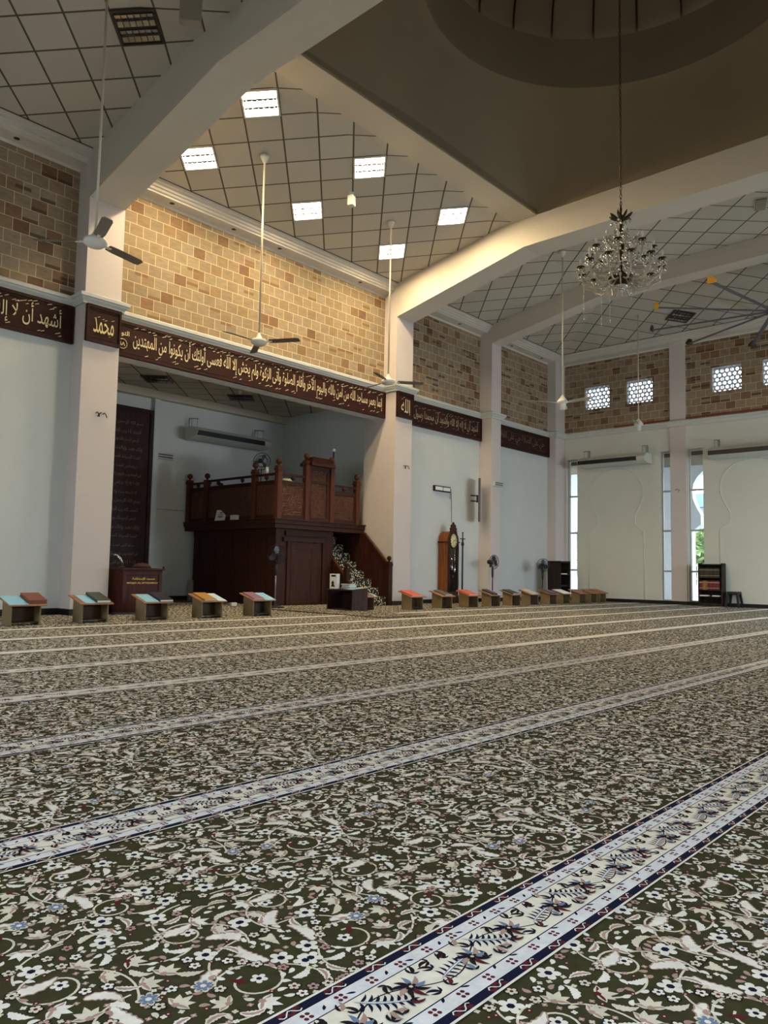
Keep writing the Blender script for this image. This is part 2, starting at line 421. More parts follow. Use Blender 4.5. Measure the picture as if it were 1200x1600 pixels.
# mihrab recess
mb = MB()
mb.box(5.8, 16.5, 0, 14.2, 16.8, 5.4, 0)
mb.box(13.85, 13.0, 0, 14.15, 16.5, 5.4, 0); mb.box(5.77, 13.0, 0, 6.07, 16.5, 5.4, 0)
mb.build('wall_recess', ['wall'], kind=S)
def tile_uv(p0, q0):
    def f(co, nrm):
        return ((co.x+co.y)/math.sqrt(2)/0.6-p0+0.5, (co.x-co.y)/math.sqrt(2)/0.6-q0+0.5)
    return f
mb = MB(); mb.quad((6.0, 12.6, 5.05), (6.0, 16.6, 5.05), (13.95, 16.6, 5.05), (13.95, 12.6, 5.05)); mb.quad((6.0, 12.6, 5.1), (13.95, 12.6, 5.1), (13.95, 16.6, 5.1), (6.0, 16.6, 5.1))
mb.build('ceiling_recess', ['tile'], kind=S, uvfn=tile_uv((9.1+15.25)/math.sqrt(2)/0.6, (9.1-15.25)/math.sqrt(2)/0.6))
mb = MB(); mb.box(6.07, 16.42, 2.2, 9.6, 16.5, 2.3); mb.box(9.85, 16.44, 2.2, 13.85, 16.5, 2.3)
mb.build('trim_1', ['wall'], kind=S, bevel=0.01)
mb = MB(); mb.box(9.72, 16.38, 0, 9.86, 16.5, 5.05); mb.build('trim_2', ['wall'], kind=S)
mb = MB(); mb.box(6.07, 16.3, 4.86, 13.85, 16.5, 5.05); mb.build('trim_3', ['plain_ceiling'], kind=S, bevel=0.02)

# right wall
def holed(mb, x0, x1, y0, y1, z0, z1, holes, m):
    ys = sorted({y0, y1, *[h[0] for h in holes], *[h[1] for h in holes]}); zs = sorted({z0, z1, *[h[2] for h in holes], *[h[3] for h in holes]})
    ys = [y for y in ys if y0 <= y <= y1]; zs = [z for z in zs if z0 <= z <= z1]
    for a, b in zip(ys, ys[1:]):
        for c, d in zip(zs, zs[1:]):
            cy, cz = (a+b)/2, (c+d)/2
            if any(h[0] < cy < h[1] and h[2] < cz < h[3] for h in holes): continue
            mb.box(x0, a, c, x1, b, d, m)
FILL_HOLES = [(0.0, 1.4), (1.9, 3.3), (3.7, 5.3)]  # made-up openings, cut for the fill lamps on the right
WIN = [(11.67, 12.04), (8.68, 8.99), (7.77, 8.20)]
SCR = [(10.58, 11.42), (9.21, 10.04), (6.70, 7.51), (5.33, 6.17)]
mb = MB()
holed(mb, XR, XR+0.28, YB, YW, 0, 5.3, [(a, b, 0.08, 4.45) for a, b in WIN]+[(a, b, 0.02, 3.4) for a, b in FILL_HOLES], 0)
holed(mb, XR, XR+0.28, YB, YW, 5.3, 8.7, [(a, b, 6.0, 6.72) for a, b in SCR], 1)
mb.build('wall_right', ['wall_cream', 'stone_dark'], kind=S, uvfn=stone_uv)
mb = MB(); mb.box(XR-0.05, 8.23, 0, XR+0.02, 8.68, 7.6); mb.build('pillar', ['pillar'], kind=S)
mb = MB(); mb.box(21.3, 12.1, 0, 21.88, 12.45, 8.2); mb.build('pillar', ['pillar'], kind=S)
mb = MB(); mb.box(XR-0.045, YB, 5.285, XR, 10.4, 5.37); mb.build('trim_4', ['red_ledge'], kind=S, bevel=0.006)
KEY = [(0.88, 0.1), (0.88, 2.12), (0.60, 2.31), (0.60, 2.59), (0.74, 2.84), (0.84, 3.08), (0.865, 3.3), (0.82, 3.54), (0.70, 3.74), (0.52, 3.9), (0.3, 4.0), (0, 4.04)]
for i, yc in enumerate((10.38, 6.45)):
    mb = MB()
    pts = [(XR-0.004, yc+a, b) for a, b in KEY]+[(XR-0.004, yc-a, b) for a, b in KEY[::-1][1:]]
    mb.tube(pts, 0.011, 6)
    mb.build('trim_%d' % (5+i), ['wall_cream'], kind=S)

# walls out of view, with openings made up for the fill lamps
mb = MB()
for c_, d_ in ((YB, -2.5), (-0.7, 0.5), (2.3, 3.7), (5.5, 7.3), (9.1, YW)): mb.box(XL-0.25, c_, 0, XL, d_, 8.7)
for c_, d_ in ((-2.5, -0.7), (0.5, 2.3), (3.7, 5.5), (7.3, 9.1)): mb.box(XL-0.25, c_, 0, XL, d_, 0.3); mb.box(XL-0.25, c_, 3.6, XL, d_, 8.7)
mb.build('wall_left', ['wall'], kind=S)
mb = MB()
xx = [XL-0.25, 0.05, 1.95, 3.55, 5.45, 9.05, 10.95, 13.55, 15.45, 17.55, 19.45, XR+0.28]
for k in range(0, 11, 2): mb.box(xx[k], YB-0.25, 0, xx[k+1], YB, 8.7)
for k in range(1, 10, 2): mb.box(xx[k], YB-0.25, 0, xx[k+1], YB, 0.3); mb.box(xx[k], YB-0.25, 3.5, xx[k+1], YB, 8.7)
mb.build('wall_back', ['wall'], kind=S)

# added unseen opaque slabs that keep sky light out of the fill openings
mb = MB(); mb.box(XL-0.32, YB, 0, XL-0.28, YW, 4.5); mb.box(XL-0.3, YB-0.32, 0, XR+0.3, YB-0.28, 4.5); mb.box(XR+0.32, -0.3, 0, XR+0.36, 5.6, 3.6); mb.build('trim_30', ['white_paint'], kind=S)
# pillars and their kinked beams
def pillar(x0, x1, depth):
    mb = MB(); mb.box(x0, 12.0, 0, x1, depth, 8.0); mb.build('pillar', ['pillar'], kind=S)
def beam(x0, x1, zb, zk, yk, zl):
    poly = [(12.45, zb-0.2), (12.0, zb), (yk, zk), (9.2-yk, zl), (-2.8, zb), (YB-0.1, zb-0.2), (YB-0.1, 8.8), (12.45, 8.8)]
    mb = MB(); mb.prism(poly, lambda y, z: (x0, y, z), lambda y, z: (x1, y, z)); mb.build('beam', ['beam'], kind=S)
pillar(5.75, 6.39, 13.02); pillar(13.53, 14.15, 13.02); pillar(17.58, 18.05, 12.45)
beam(5.751, 6.389, 6.95, 7.70, 8.45, 7.68); beam(13.531, 14.149, 6.95, 7.70, 8.45, 7.68); beam(17.581, 18.049, 7.26, 7.84, 8.8, 7.92)
mb = MB()
mb.box(6.2, 8.10, 8.31, 13.7, 8.16, 8.9); mb.box(6.2, 1.0, 8.31, 13.7, 1.06, 8.9)
mb.build('beam', ['dome'], kind=S)

# ceilings: they rise from the walls, then run level at 8.3
def cz(y): return min(8.3, 7.78+SLOPE*(12.0-y))
YK = 12.0-0.52/SLOPE       # where the slope ends
def ceil_bay(name, x0, x1, p, q, y_end=None, right=False):
    mb = MB()
    yn = y_end if y_end is not None else 9.2-YK
    if not right:
        mb.quad((x0, 12.45, 7.78-0.45*SLOPE), (x1, 12.45, 7.78-0.45*SLOPE), (x1, YK, 8.3), (x0, YK, 8.3))
        mb.quad((x0, YK, 8.3), (x1, YK, 8.3), (x1, yn, 8.3), (x0, yn, 8.3))
        if y_end is None: mb.quad((x0, yn, 8.3), (x1, yn, 8.3), (x1, YB, 7.78), (x0, YB, 7.78))
    else:
        xk = 21.5-0.52/SLOPE
        a, b = (21.95, 12.45, 7.70), (xk, YK, 8.3)
        mb.quad((x0, 12.45, 7.70), a, b, (x0, YK, 8.3))
        mb.quad(a, (21.95, YB, 7.70), (xk, YB+3, 8.3), b)
        mb.quad((x0, YK, 8.3), b, (xk, YB+3, 8.3), (x0, YB+3, 8.3))
        mb.quad((x0, YB+3, 8.3), (xk, YB+3, 8.3), (21.95, YB, 7.7), (x0, YB, 7.7))
    mb.build(name, ['tile'], kind=S, uvfn=tile_uv(p, q))
D = math.sqrt(2)*0.6
ceil_bay('ceiling', XL, 5.76, (5.04+9.36)/D, (5.04-9.36)/D)
ceil_bay('ceiling', 6.38, 13.54, (7.235+9.42)/D, (7.235-9.42)/D, y_end=8.72)
ceil_bay('ceiling', 14.14, 17.59, (15.74+4.49)/D, (15.74-4.49)/D)
ceil_bay('ceiling', 18.04, 21.9, (20.9+8.0)/D, (20.9-8.0)/D, right=True)
mb = MB(); mb.box(6.38, 8.14, 8.298, 13.54, 8.72, 8.32); mb.box(6.38, YB, 8.298, 13.54, 1.02, 8.32); mb.build('ceiling', ['plain_ceiling'], kind=S)
mb = MB(); mb.box(14.14, YB, 8.292, 14.62, 9.0, 8.31); mb.build('ceiling', ['plain_ceiling'], kind=S)
mb = MB()
za, zb_ = 7.78-0.45*SLOPE, 8.3
mb.quad((14.14, 12.0, 7.775), (14.62, 12.0, 7.775), (14.62, YK, 8.294), (14.14, YK, 8.294)); mb.build('ceiling', ['plain_ceiling'], kind=S)
# closing slab above everything, so that no sky enters round the dome
mb = MB()
for a in ((XL-0.3, YB-0.3, 6.3, 12.8), (13.6, YB-0.3, XR+0.4, 12.8), (6.3, 8.1, 13.6, 12.8), (6.3, YB-0.3, 13.6, 1.05)):
    mb.box(a[0], a[1], 8.75, a[2], a[3], 8.9)
mb.build('ceiling_slab', ['plain_ceiling'], kind=S)

# square-to-round vault, drum and ribbed dome above the middle of the hall
CX, CY = 9.96, 4.605
def sq(a, hx, hy):
    c, s = math.cos(a), math.sin(a); k = min(hx/abs(c) if abs(c) > 1e-9 else 1e9, hy/abs(s) if abs(s) > 1e-9 else 1e9)
    return c*k, s*k
mb = MB(); n = 96; ang = [math.pi/4+2*math.pi*(k+0.0)/n for k in range(n)]
rings = []
for i in range(13):
    t = i/12.0; z = 8.3+1.41*(1-(1-t)**1.5)
    ring = []
    for a in ang:
        qx, qy = sq(a, 3.575, 3.555); wx, wy = 2.92*math.cos(a), 2.92*math.sin(a)
        ring.append((CX+qx*(1-t)+wx*t, CY+qy*(1-t)+wy*t, z))
    rings.append(ring)
vs = [p for r in rings for p in r]
mb.add(vs, [(i*n+k, i*n+(k+1) % n, (i+1)*n+(k+1) % n, (i+1)*n+k) for i in range(12) for k in range(n)], 0, True)
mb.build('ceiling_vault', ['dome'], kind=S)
mb = MB()
prof = [(2.92, 9.71), (2.90, 10.0), (2.87, 10.5), (2.85, 10.6)]
vs = [(CX+r*math.cos(a), CY+r*math.sin(a), z) for r, z in prof for a in ang]
mb.add(vs, [(i*n+k, i*n+(k+1) % n, (i+1)*n+(k+1) % n, (i+1)*n+k) for i in range(len(prof)-1) for k in range(n)], 0, True)
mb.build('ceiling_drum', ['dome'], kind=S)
mb = MB()
prof = [(2.95*math.cos(R_(d)), 10.6+2.7*math.sin(R_(d))) for d in range(0, 90, 6)]+[(0.02, 13.3)]
vs = [(CX+r*math.cos(a), CY+r*math.sin(a), z) for r, z in prof for a in ang]
mb.add(vs, [(i*n+k, i*n+(k+1) % n, (i+1)*n+(k+1) % n, (i+1)*n+k) for i in range(len(prof)-1) for k in range(n)], 0, True)
for k in range(24):
    a = 2*math.pi*(k+0.3)/24
    mb.tube([(CX+(r-0.015)*math.cos(a), CY+(r-0.015)*math.sin(a), z-0.01) for r, z in prof[:-1]], 0.018, 5, 1)
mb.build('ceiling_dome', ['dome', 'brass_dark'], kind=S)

# mouldings swept along the walls with mitred corners
def sweep(path, prof, name, m, **kw):
    N = len(path); nor = []
    for a, b in zip(path, path[1:]):
        d = Vector((b[0]-a[0], b[1]-a[1])).normalized(); nor.append(Vector((d.y, -d.x)))
    mb = MB(); K = len(prof); vs = []
    for i, p in enumerate(path):
        if i == 0: o = nor[0]
        elif i == N-1: o = nor[-1]
        else: o = nor[i-1]+nor[i] if abs(nor[i-1].dot(nor[i])) < 0.1 else nor[i]
        for d, z in prof: vs.append((p[0]+o.x*d, p[1]+o.y*d, z))
    mb.add(vs, [(i*K+k, i*K+(k+1) % K, (i+1)*K+(k+1) % K, (i+1)*K+k) for i in range(N-1) for k in range(K)]+[list(range(K)), list(range((N-1)*K, N*K))[::-1]], 0)
    return mb.build(name, [m], kind=S, **kw)
P0 = [(XL, YW), (5.75, YW), (5.75, 12.0), (6.39, 12.0), (6.39, YW)]
P1 = [(13.53, YW), (13.53, 12.0), (14.15, 12.0), (14.15, YW), (17.58, YW), (17.58, 12.0), (18.05, 12.0), (18.05, YW), (21.3, YW), (21.3, 12.1), (XR, 12.1),
      (XR, 8.68), (XR-0.05, 8.68), (XR-0.05, 8.23), (XR, 8.23), (XR, YB)]
CORN = [(-0.02, 5.12), (0.045, 5.12), (0.05, 5.15), (0.085, 5.19), (0.09, 5.215), (0.115, 5.225), (0.12, 5.275), (0.0, 5.33), (-0.02, 5.33)]
sweep(P0+P1, CORN, 'cornice', 'cornice')
BASE = [(-0.01, 0), (0.018, 0), (0.018, 0.09), (0.01, 0.1), (-0.01, 0.1)]
sweep(P0[:], BASE, 'baseboard_front', 'baseboard'); sweep(P1, BASE, 'baseboard_right', 'baseboard')
sweep([(6.07, 13.0), (6.07, 16.5), (13.85, 16.5), (13.85, 13.0)], BASE, 'baseboard_recess', 'baseboard')
CROWN = [(0.0, 7.50), (0.02, 7.545), (0.25, 7.57), (0.25, 7.60), (0.285, 7.615), (0.30, 7.65), (0.33, 7.66), (0.335, 7.70), (0.375, 7.715), (0.385, 7.75), (0.42, 7.76), (0.42, 7.80), (0.0, 7.80)]
for i, (a, b) in enumerate(((XL, 5.76), (6.38, 13.54), (14.14, 17.59))):
    sweep([(a, YW), (b, YW)], CROWN, 'trim_%d' % (10+i), 'crown')
sweep([(18.04, YW), (XR, YW), (XR, YB)], CROWN, 'trim_13', 'crown')

# windows of the right wall
for i, (a, b) in enumerate(WIN):
    z0, z1 = 0.08, 4.45; xg = XR+0.13
    w = MB()
    w.box(xg-0.025, a, z0, xg+0.025, a+0.035, z1); w.box(xg-0.025, b-0.035, z0, xg+0.025, b, z1)
    for z in (z0, 0.92, 2.09, 3.25, z1-0.05): w.box(xg-0.024, a+0.03, z, xg+0.024, b-0.03, z+0.05)
    o = w.build('window_%d' % (i+1), ['frame_white'], kind=S)
    zz = [z0+0.05, 0.92, 2.09, 3.25, z1-0.05]
    for c, d in zip(zz, zz[1:]):
        g = MB(); g.quad((xg, a+0.03, c+0.01), (xg, b-0.03, c+0.01), (xg, b-0.03, d), (xg, a+0.03, d)); g.build('pane', ['glass'], o)
# pierced screens high in the right wall
def clipline(y, z, dy, dz, y0, y1, z0, z1):
    t0, t1 = -9, 9
    for p, d, lo, hi in ((y, dy, y0, y1), (z, dz, z0, z1)):
        if abs(d) < 1e-9:
            if p < lo or p > hi: return None
            continue
        a, b = (lo-p)/d, (hi-p)/d
        t0, t1 = max(t0, min(a, b)), min(t1, max(a, b))
    return (t0, t1) if t1-t0 > 0.03 else None
for i, (a, b) in enumerate(SCR):
    z0, z1 = 6.0, 6.72; w = MB(); xg = XR+0.10
    for (y0, y1, c, d) in ((a, a+0.02, z0, z1), (b-0.02, b, z0, z1), (a, b, z0, z0+0.02), (a, b, z1-0.02, z1)): w.box(xg-0.03, y0, c, xg+0.03, y1, d)
    yc, zc = (a+b)/2, (z0+z1)/2
    for ang_ in (0, 60, 120):
        dy, dz = math.cos(R_(ang_)), math.sin(R_(ang_)); ny, nz = -dz, dy
        for k in range(-6, 7):
            off = (k+0.5)*0.118
            py, pz = yc+ny*off, zc+nz*off; t = clipline(py, pz, dy, dz, a, b, z0, z1)
            if t: w.tube([(xg, py+dy*t[0], pz+dz*t[0]), (xg, py+dy*t[1], pz+dz*t[1])], 0.0185, 4, 0, False)
    for k in range(1, 3): y = a+(b-a)*k/3; w.box(xg-0.028, y-0.008, z0, xg+0.028, y+0.008, z1)
    o = w.build('window_%d' % (6+i), ['ext_wall'], kind=S)
    g = MB(); g.quad((xg+0.05, a, z0), (xg+0.05, b, z0), (xg+0.05, b, z1), (xg+0.05, a, z1)); g.build('pane', ['glass'], o)

# outside the right wall: arcade with keyhole arches, paving, garden
def hw(z):
    z = z/1.05
    for (w0, a), (w1, b) in zip(KEY, KEY[1:]):
        if a <= z <= b: return w0+(w1-w0)*(z-a)/(b-a+1e-9)
    return 0.88 if z < 0.2 else 0.0
zs = sorted({-0.1, *[b*1.05 for a, b in KEY], *[2.0+0.1*k for k in range(25)]}); zs = [z for z in zs if z <= 4.04*1.05+1e-6]
mb = MB(); cs = [16.33, 12.2, 8.07, 3.94, -0.19]
for a, b in zip(cs, cs[1:]):
    for z, z2 in zip(zs, zs[1:]):
        e = 1e-3; l0, l1, r0, r1 = a-hw(z+e), a-hw(z2-e), b+hw(z+e), b+hw(z2-e)
        vs = [(24.2, r0, z), (24.2, l0, z), (24.2, l1, z2), (24.2, r1, z2), (24.5, r0, z), (24.5, l0, z), (24.5, l1, z2), (24.5, r1, z2)]
        mb.add(vs, [(0, 1, 2, 3), (7, 6, 5, 4), (0, 3, 7, 4), (1, 5, 6, 2)])
mb.box(24.2, -0.2, zs[-1], 24.5, 16.4, 5.6)
mb.build('wall_arcade', ['ext_wall'], kind=S)
mb = MB(); mb.box(22.18, -4, 4.3, 24.22, 17, 4.42); mb.build('ceiling_arcade', ['ext_soffit'], kind=S)
mb = MB(); mb.box(22.18, -20, -0.3, 80, 60, -0.1); mb.build('ground_outside', ['ext_ground'], kind=S)

# dark strips put in as the shadow line where tiles meet the crown moulding
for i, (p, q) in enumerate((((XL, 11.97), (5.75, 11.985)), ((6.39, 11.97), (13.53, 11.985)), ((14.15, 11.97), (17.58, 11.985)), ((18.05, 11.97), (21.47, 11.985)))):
    mb = MB(); mb.box(p[0], p[1], 7.772, q[0], q[1], 7.80); mb.build('trim_%d' % (20+i), ['tray_and_shadow_line'], kind=S)
mb = MB(); mb.box(21.465, YB, 7.775, 21.482, 11.98, 7.81); mb.build('trim_24', ['tray_and_shadow_line'], kind=S)
# ================================================================== FLOOR CARPET (one mesh: plain pile with woven motifs in it)
def carpet():
    rnd = random.Random(11)
    CREAM, PINK, MAROON, NAVY, BLUE, GREEN, WHITE, LINE, OLIVE, STRIPE = range(1, 11)
    # --- motif makers: lists of (verts, faces, material, layer)
    def fan(cx, cy, pts, m, l): return ([(cx, cy)]+pts, [(0, 1+i, 1+(i+1) % len(pts)) for i in range(len(pts))], m, l)
    def petal_curve(cx, cy, r, n, rot, steps, lo=0.55, sx=1.0):
        out = []
        for i in range(steps):
            a = 2*math.pi*i/steps; k = lo+(1-lo)*abs(math.cos(n*a/2))**0.7
            out.append((cx+r*k*math.cos(a+rot)*sx, cy+r*k*math.sin(a+rot)))
        return out
    def flower(cx, cy, r, n, rot, col, cen, lod, ring=None):
        s = (n*6, n*3, n*2)[lod]; o = []
        if ring and lod < 2: o.append(fan(cx, cy, petal_curve(cx, cy, r*1.28, n, rot, s), ring, 0))
        o.append(fan(cx, cy, petal_curve(cx, cy, r, n, rot, s), col, 1))
        if lod < 2: o.append(fan(cx, cy, petal_curve(cx, cy, r*0.34, 6, 0, 6, 1), cen, 2))
        return o
    def strip(cl, ws, m, l):
        v = []; N = len(cl)
        for i, p in enumerate(cl):
            a = cl[max(i-1, 0)]; b = cl[min(i+1, N-1)]; dx, dy = b[0]-a[0], b[1]-a[1]; h = math.hypot(dx, dy) or 1
            nx, ny = -dy/h, dx/h; w = ws[i] if isinstance(ws, list) else ws
            v += [(p[0]+nx*w, p[1]+ny*w), (p[0]-nx*w, p[1]-ny*w)]
        return (v, [(2*i, 2*i+1, 2*i+3, 2*i+2) for i in range(N-1)], m, l)
    def leaf(cx, cy, L, a, bend, wid, col, lod, vein=None, jag=False, ring=None):
        n = (12, 5, 4)[lod]; cl = []; x, y, t = cx, cy, a
        for i in range(n+1):
            cl.append((x, y)); x += L/n*math.cos(t); y += L/n*math.sin(t); t += bend/n
        ws = [wid*math.sin(math.pi*min(1, (i/n))**0.75)*(1+(0.35 if jag and i % 2 else 0)) for i in range(n+1)]
        o = []
        if ring and lod == 0: o.append(strip(cl, [w+0.0035 for w in ws], ring, 0))
        o.append(strip(cl, ws, col, 1))
        if vein and lod == 0: o.append(strip(cl[1:-2], [w*0.4 for w in ws[1:-2]], vein, 2))
        return o
    def palmette(cx, cy, r, rot, lod, inner=PINK, outer=CREAM, ring=None):
        o = []
        for k in range(5):
            a = rot+(k-2)*0.55
            o += leaf(cx, cy, r*(1.0-0.12*abs(k-2)), a, 0.25*(k-2), r*0.2, outer, lod, inner if k in (0, 4) else None, False, ring)
        o += [fan(cx, cy, petal_curve(cx, cy, r*0.2, 5, rot, (15, 8, 6)[lod]), inner, 2)] if lod < 2 else []
        return o
    def curve(pts, w, m, lod, l=0):
        if lod == 2: return []
        k = (1, 2)[lod]; return [strip(pts[::k] if (len(pts)-1) % k == 0 else pts[::k]+[pts[-1]], w, m, l)]
    def spiral(cx, cy, r0, r1, a0, turns, lod):
        n = 22; pts = []
        for i in range(n+1):
            t = i/n; r = r0+(r1-r0)*t; a = a0+2*math.pi*turns*t; pts.append((cx+r*math.cos(a), cy+r*math.sin(a)*0.95))
        return curve(pts, 0.0026, CREAM, lod)
    CW, CH = 0.56, 0.4975
    def cell(lod):
        rn = random.Random(5); o = []; placed = []
        # scrolls with a flower in the eye and leaves round them
        for sx, sy, d in ((0.13, 0.12, 1), (0.41, 0.37, -1), (0.40, 0.11, 1), (0.12, 0.38, -1)):
            big = (sx, sy) in ((0.13, 0.12), (0.41, 0.37)); r = 0.078 if big else 0.055
            o += spiral(sx, sy, r, r*0.42, 0.4 if d > 0 else 2.6, 1.15*d, lod)
            o += flower(sx-0.012, sy, 0.018, 5, 0.3, WHITE, NAVY, lod); o += leaf(sx+0.01, sy+0.01, 0.035, 0.5, 1.0, 0.008, MAROON, lod)
            o += palmette(sx+r*1.05*d, sy-0.03, 0.038, 1.0 if d > 0 else 3.6, lod)
            o += leaf(sx-r*0.9*d, sy+0.04, 0.10, 0.9 if d > 0 else 3.8, 1.3*d, 0.0115, WHITE, lod, None, True, PINK)
            o += leaf(sx+0.02*d, sy+r*d, 0.085, 0.2 if d > 0 else 3.2, -1.8*d, 0.010, WHITE, lod, None, True, PINK)
            for k in range(3):
                a = (0.9, 3.0, 4.9)[k]; o += curve([(sx+(r+0.02*t*5)*math.cos(a+t*1.2), sy+(r+0.02*t*5)*math.sin(a+t*1.2)) for t in [i/10 for i in range(11)]], 0.0024, CREAM, lod)
            placed.append((sx, sy, r*0.62)); placed.append((sx+r*1.05*d, sy-0.03, 0.024)); placed.append((sx-r*0.9*d, sy+0.07, 0.022)); placed.append((sx+0.03*d, sy+r*d*1.2, 0.02))
        def free(r, tries=90):
            for _ in range(tries):
                x, y = rn.random()*CW, rn.random()*CH
                if all(math.hypot(min(abs(x-a), CW-abs(x-a)), min(abs(y-b), CH-abs(y-b))) > r+c for a, b, c in placed):
                    placed.append((x, y, r)); return x, y
            return None
        jobs = [('big', 0.026)]*11+[('pal', 0.027)]*13+[('blue', 0.019)]*2+[('lf', 0.024)]*26+[('ring', 0.0145)]*46+[('small', 0.0105)]*80+[('tiny', 0.0065)]*110
        for kind, r in jobs:
            q = free(r*0.93)
            if not q: continue
            x, y = q; rot = rn.random()*6.28
            if kind == 'big': o += flower(x, y, r, 5, rot, WHITE, NAVY, lod)
            elif kind == 'pal': o += palmette(x-0.5*r*math.cos(rot), y-0.5*r*math.sin(rot), r*1.55, rot, lod, PINK if rn.random() < 0.8 else MAROON, rn.choice((CREAM, WHITE, WHITE)))
            elif kind == 'blue': o += flower(x, y, r, 7, rot, BLUE, WHITE, lod, CREAM)
            elif kind == 'lf':
                b = rn.choice((-1.8, 1.8, -1.2)); o += leaf(x-r*math.cos(rot), y-r*math.sin(rot), r*2.4, rot, b, r*0.32, WHITE if rn.random() < 0.7 else CREAM, lod, None if rn.random() < 0.6 else PINK, True)
            elif kind == 'ring': o += flower(x, y, r*0.85, 5, rot, rn.choice((CREAM, WHITE, CREAM, PINK)), rn.choice((LINE, NAVY, MAROON)), lod, LINE)
            elif kind == 'small': o += leaf(x-r*math.cos(rot), y-r*math.sin(rot), r*2.2, rot, 1.3, r*0.55, rn.choice((CREAM, WHITE, WHITE, PINK)), lod)
            else:
                if lod < 2: o += flower(x, y, r, 4, rot, rn.choice((CREAM, MAROON, PINK, WHITE)), CREAM, lod)
        return o
    def pack(items, base_z=0.0005):
        """stacks overlapping motifs in thin levels, in drawing order, so that no two of them share a plane"""
        V = []; T = []; Q = []; TM = []; QM = []; base = 0
        bb = np.zeros((len(items), 4)); lev = np.zeros(len(items))
        for k, (v, f, m, l) in enumerate(items):
            w = np.array(v); bb[k] = (*w.min(0), *w.max(0))
            if k:
                p = bb[:k]; hit = (p[:, 0] < bb[k, 2]) & (p[:, 2] > bb[k, 0]) & (p[:, 1] < bb[k, 3]) & (p[:, 3] > bb[k, 1])
                if hit.any(): lev[k] = lev[:k][hit].max()+1
        for (v, f, m, l), n_ in zip(items, lev):
            V += [(x, y, base_z+0.00012*n_) for x, y in v]
            for q in f:
                if len(q) == 3: T.append([base+i for i in q]); TM.append(m)
                else: Q.append([base+i for i in q]); QM.append(m)
            base += len(v)
        return [np.array(V, float).reshape(-1, 3), np.array(T, int).reshape(-1, 3), np.array(TM, int), np.array(Q, int).reshape(-1, 4), np.array(QM, int)]
    cells = [pack(cell(l)) for l in range(3)]
    # --- border stripe, one repeat 0.34 long, 0.25 across
    PW, HW = 0.34, 0.125
    def border(lod):
        o = []
        def rect(u0, u1, v0, v1, m, l): o.append(([(u0, v0), (u1, v0), (u1, v1), (u0, v1)], [(0, 1, 2, 3)], m, l))
        rect(0, PW, -HW, HW, WHITE, 3)
        for s in (1, -1):
            rect(0, PW, s*0.097, s*0.119, NAVY, 4)
            rect(0, PW, s*0.0615, s*0.0955, OLIVE, 4)
            rect(0, PW, s*0.0585, s*0.0615, NAVY, 5)
            if lod == 2: continue
            for k in range(4):
                u = PW*(k+0.5)/4
                if lod == 0:
                    for dx, dy in ((0.006, 0.006), (-0.006, 0.006), (0.006, -0.006), (-0.006, -0.006)):
                        o.append(fan(u+dx, s*0.0785+dy, petal_curve(u+dx, s*0.0785+dy, 0.0052, 5, 0, 6, 1), MAROON, 5))
                    o.extend(leaf(u+0.034, s*0.071, 0.022, R_(40 if k % 2 else 150), 0.1, 0.0034, NAVY, 1))
                    o.extend([(a, b, c, 5) for a, b, c, _ in [strip([(u+0.055+0.008*math.cos(t), s*0.0785+0.009*math.sin(t)) for t in [0.5+i*0.7 for i in range(8)]], 0.0022, WHITE, 5)]])
                else: rect(u-0.008, u+0.008, s*0.074, s*0.084, MAROON, 5)
            for k in range(3):
                u = PW*(k+0.5)/3
                o.append(strip([(u-0.025+0.05*t, s*(0.108+0.007*math.sin(9*t))) for t in [i/8 for i in range(9)]], 0.0042 if k % 1 == 0 else 0.003, MAROON, 5))
                if lod == 0:
                    o.append(strip([(u-0.026+0.052*t, s*(0.108-0.007*math.sin(9*t))) for t in [i/8 for i in range(9)]], 0.0014, WHITE, 6))
        rect(0, PW, -0.0585, 0.0585, STRIPE, 4)
        up = lambda L: [(a, b, c, 5+max(0, d)) for a, b, c, d in L]
        if lod < 2:
            o += up(curve([(PW*t, 0.030*math.sin(2*math.pi*t)) for t in [i/24 for i in range(25)]], 0.0017, LINE, lod))
            def feather(u, v, L, a, bend, w=0.034):
                out = []; n = 8; x, y, t = u, v, a
                for i in range(n):
                    x += L/n*math.cos(t); y += L/n*math.sin(t); t += bend/n
                    for sd in (1, -1):
                        out.extend(leaf(x, y, w*(1-0.055*i), t+sd*0.95, sd*0.9, 0.0034, NAVY, 1))
                out.extend(leaf(u, v, L*1.12, a, bend, 0.0042, BLUE, lod)); out.extend(leaf(u, v, L*1.1, a, bend, 0.0018, WHITE, lod))
                return out
            o += up(feather(0.045, 0.052, 0.115, -0.95, 0.55)); o += up(feather(0.225, -0.018, 0.125, 0.30, -0.35, 0.028))
            for u, v in ((0.160, 0.006), (0.338, -0.010)):
                for k in range(9):
                    a = k*0.7+0.2
                    o += up(leaf(u+0.006*math.cos(a), v+0.006*math.sin(a), 0.040-0.004*(k % 3), a, 0.9, 0.0058, (PINK, BLUE, LINE, NAVY, PINK, LINE, MAROON, LINE, BLUE)[k], lod))
                o += up(flower(u, v, 0.013, 6, 0, LINE, CREAM, lod))
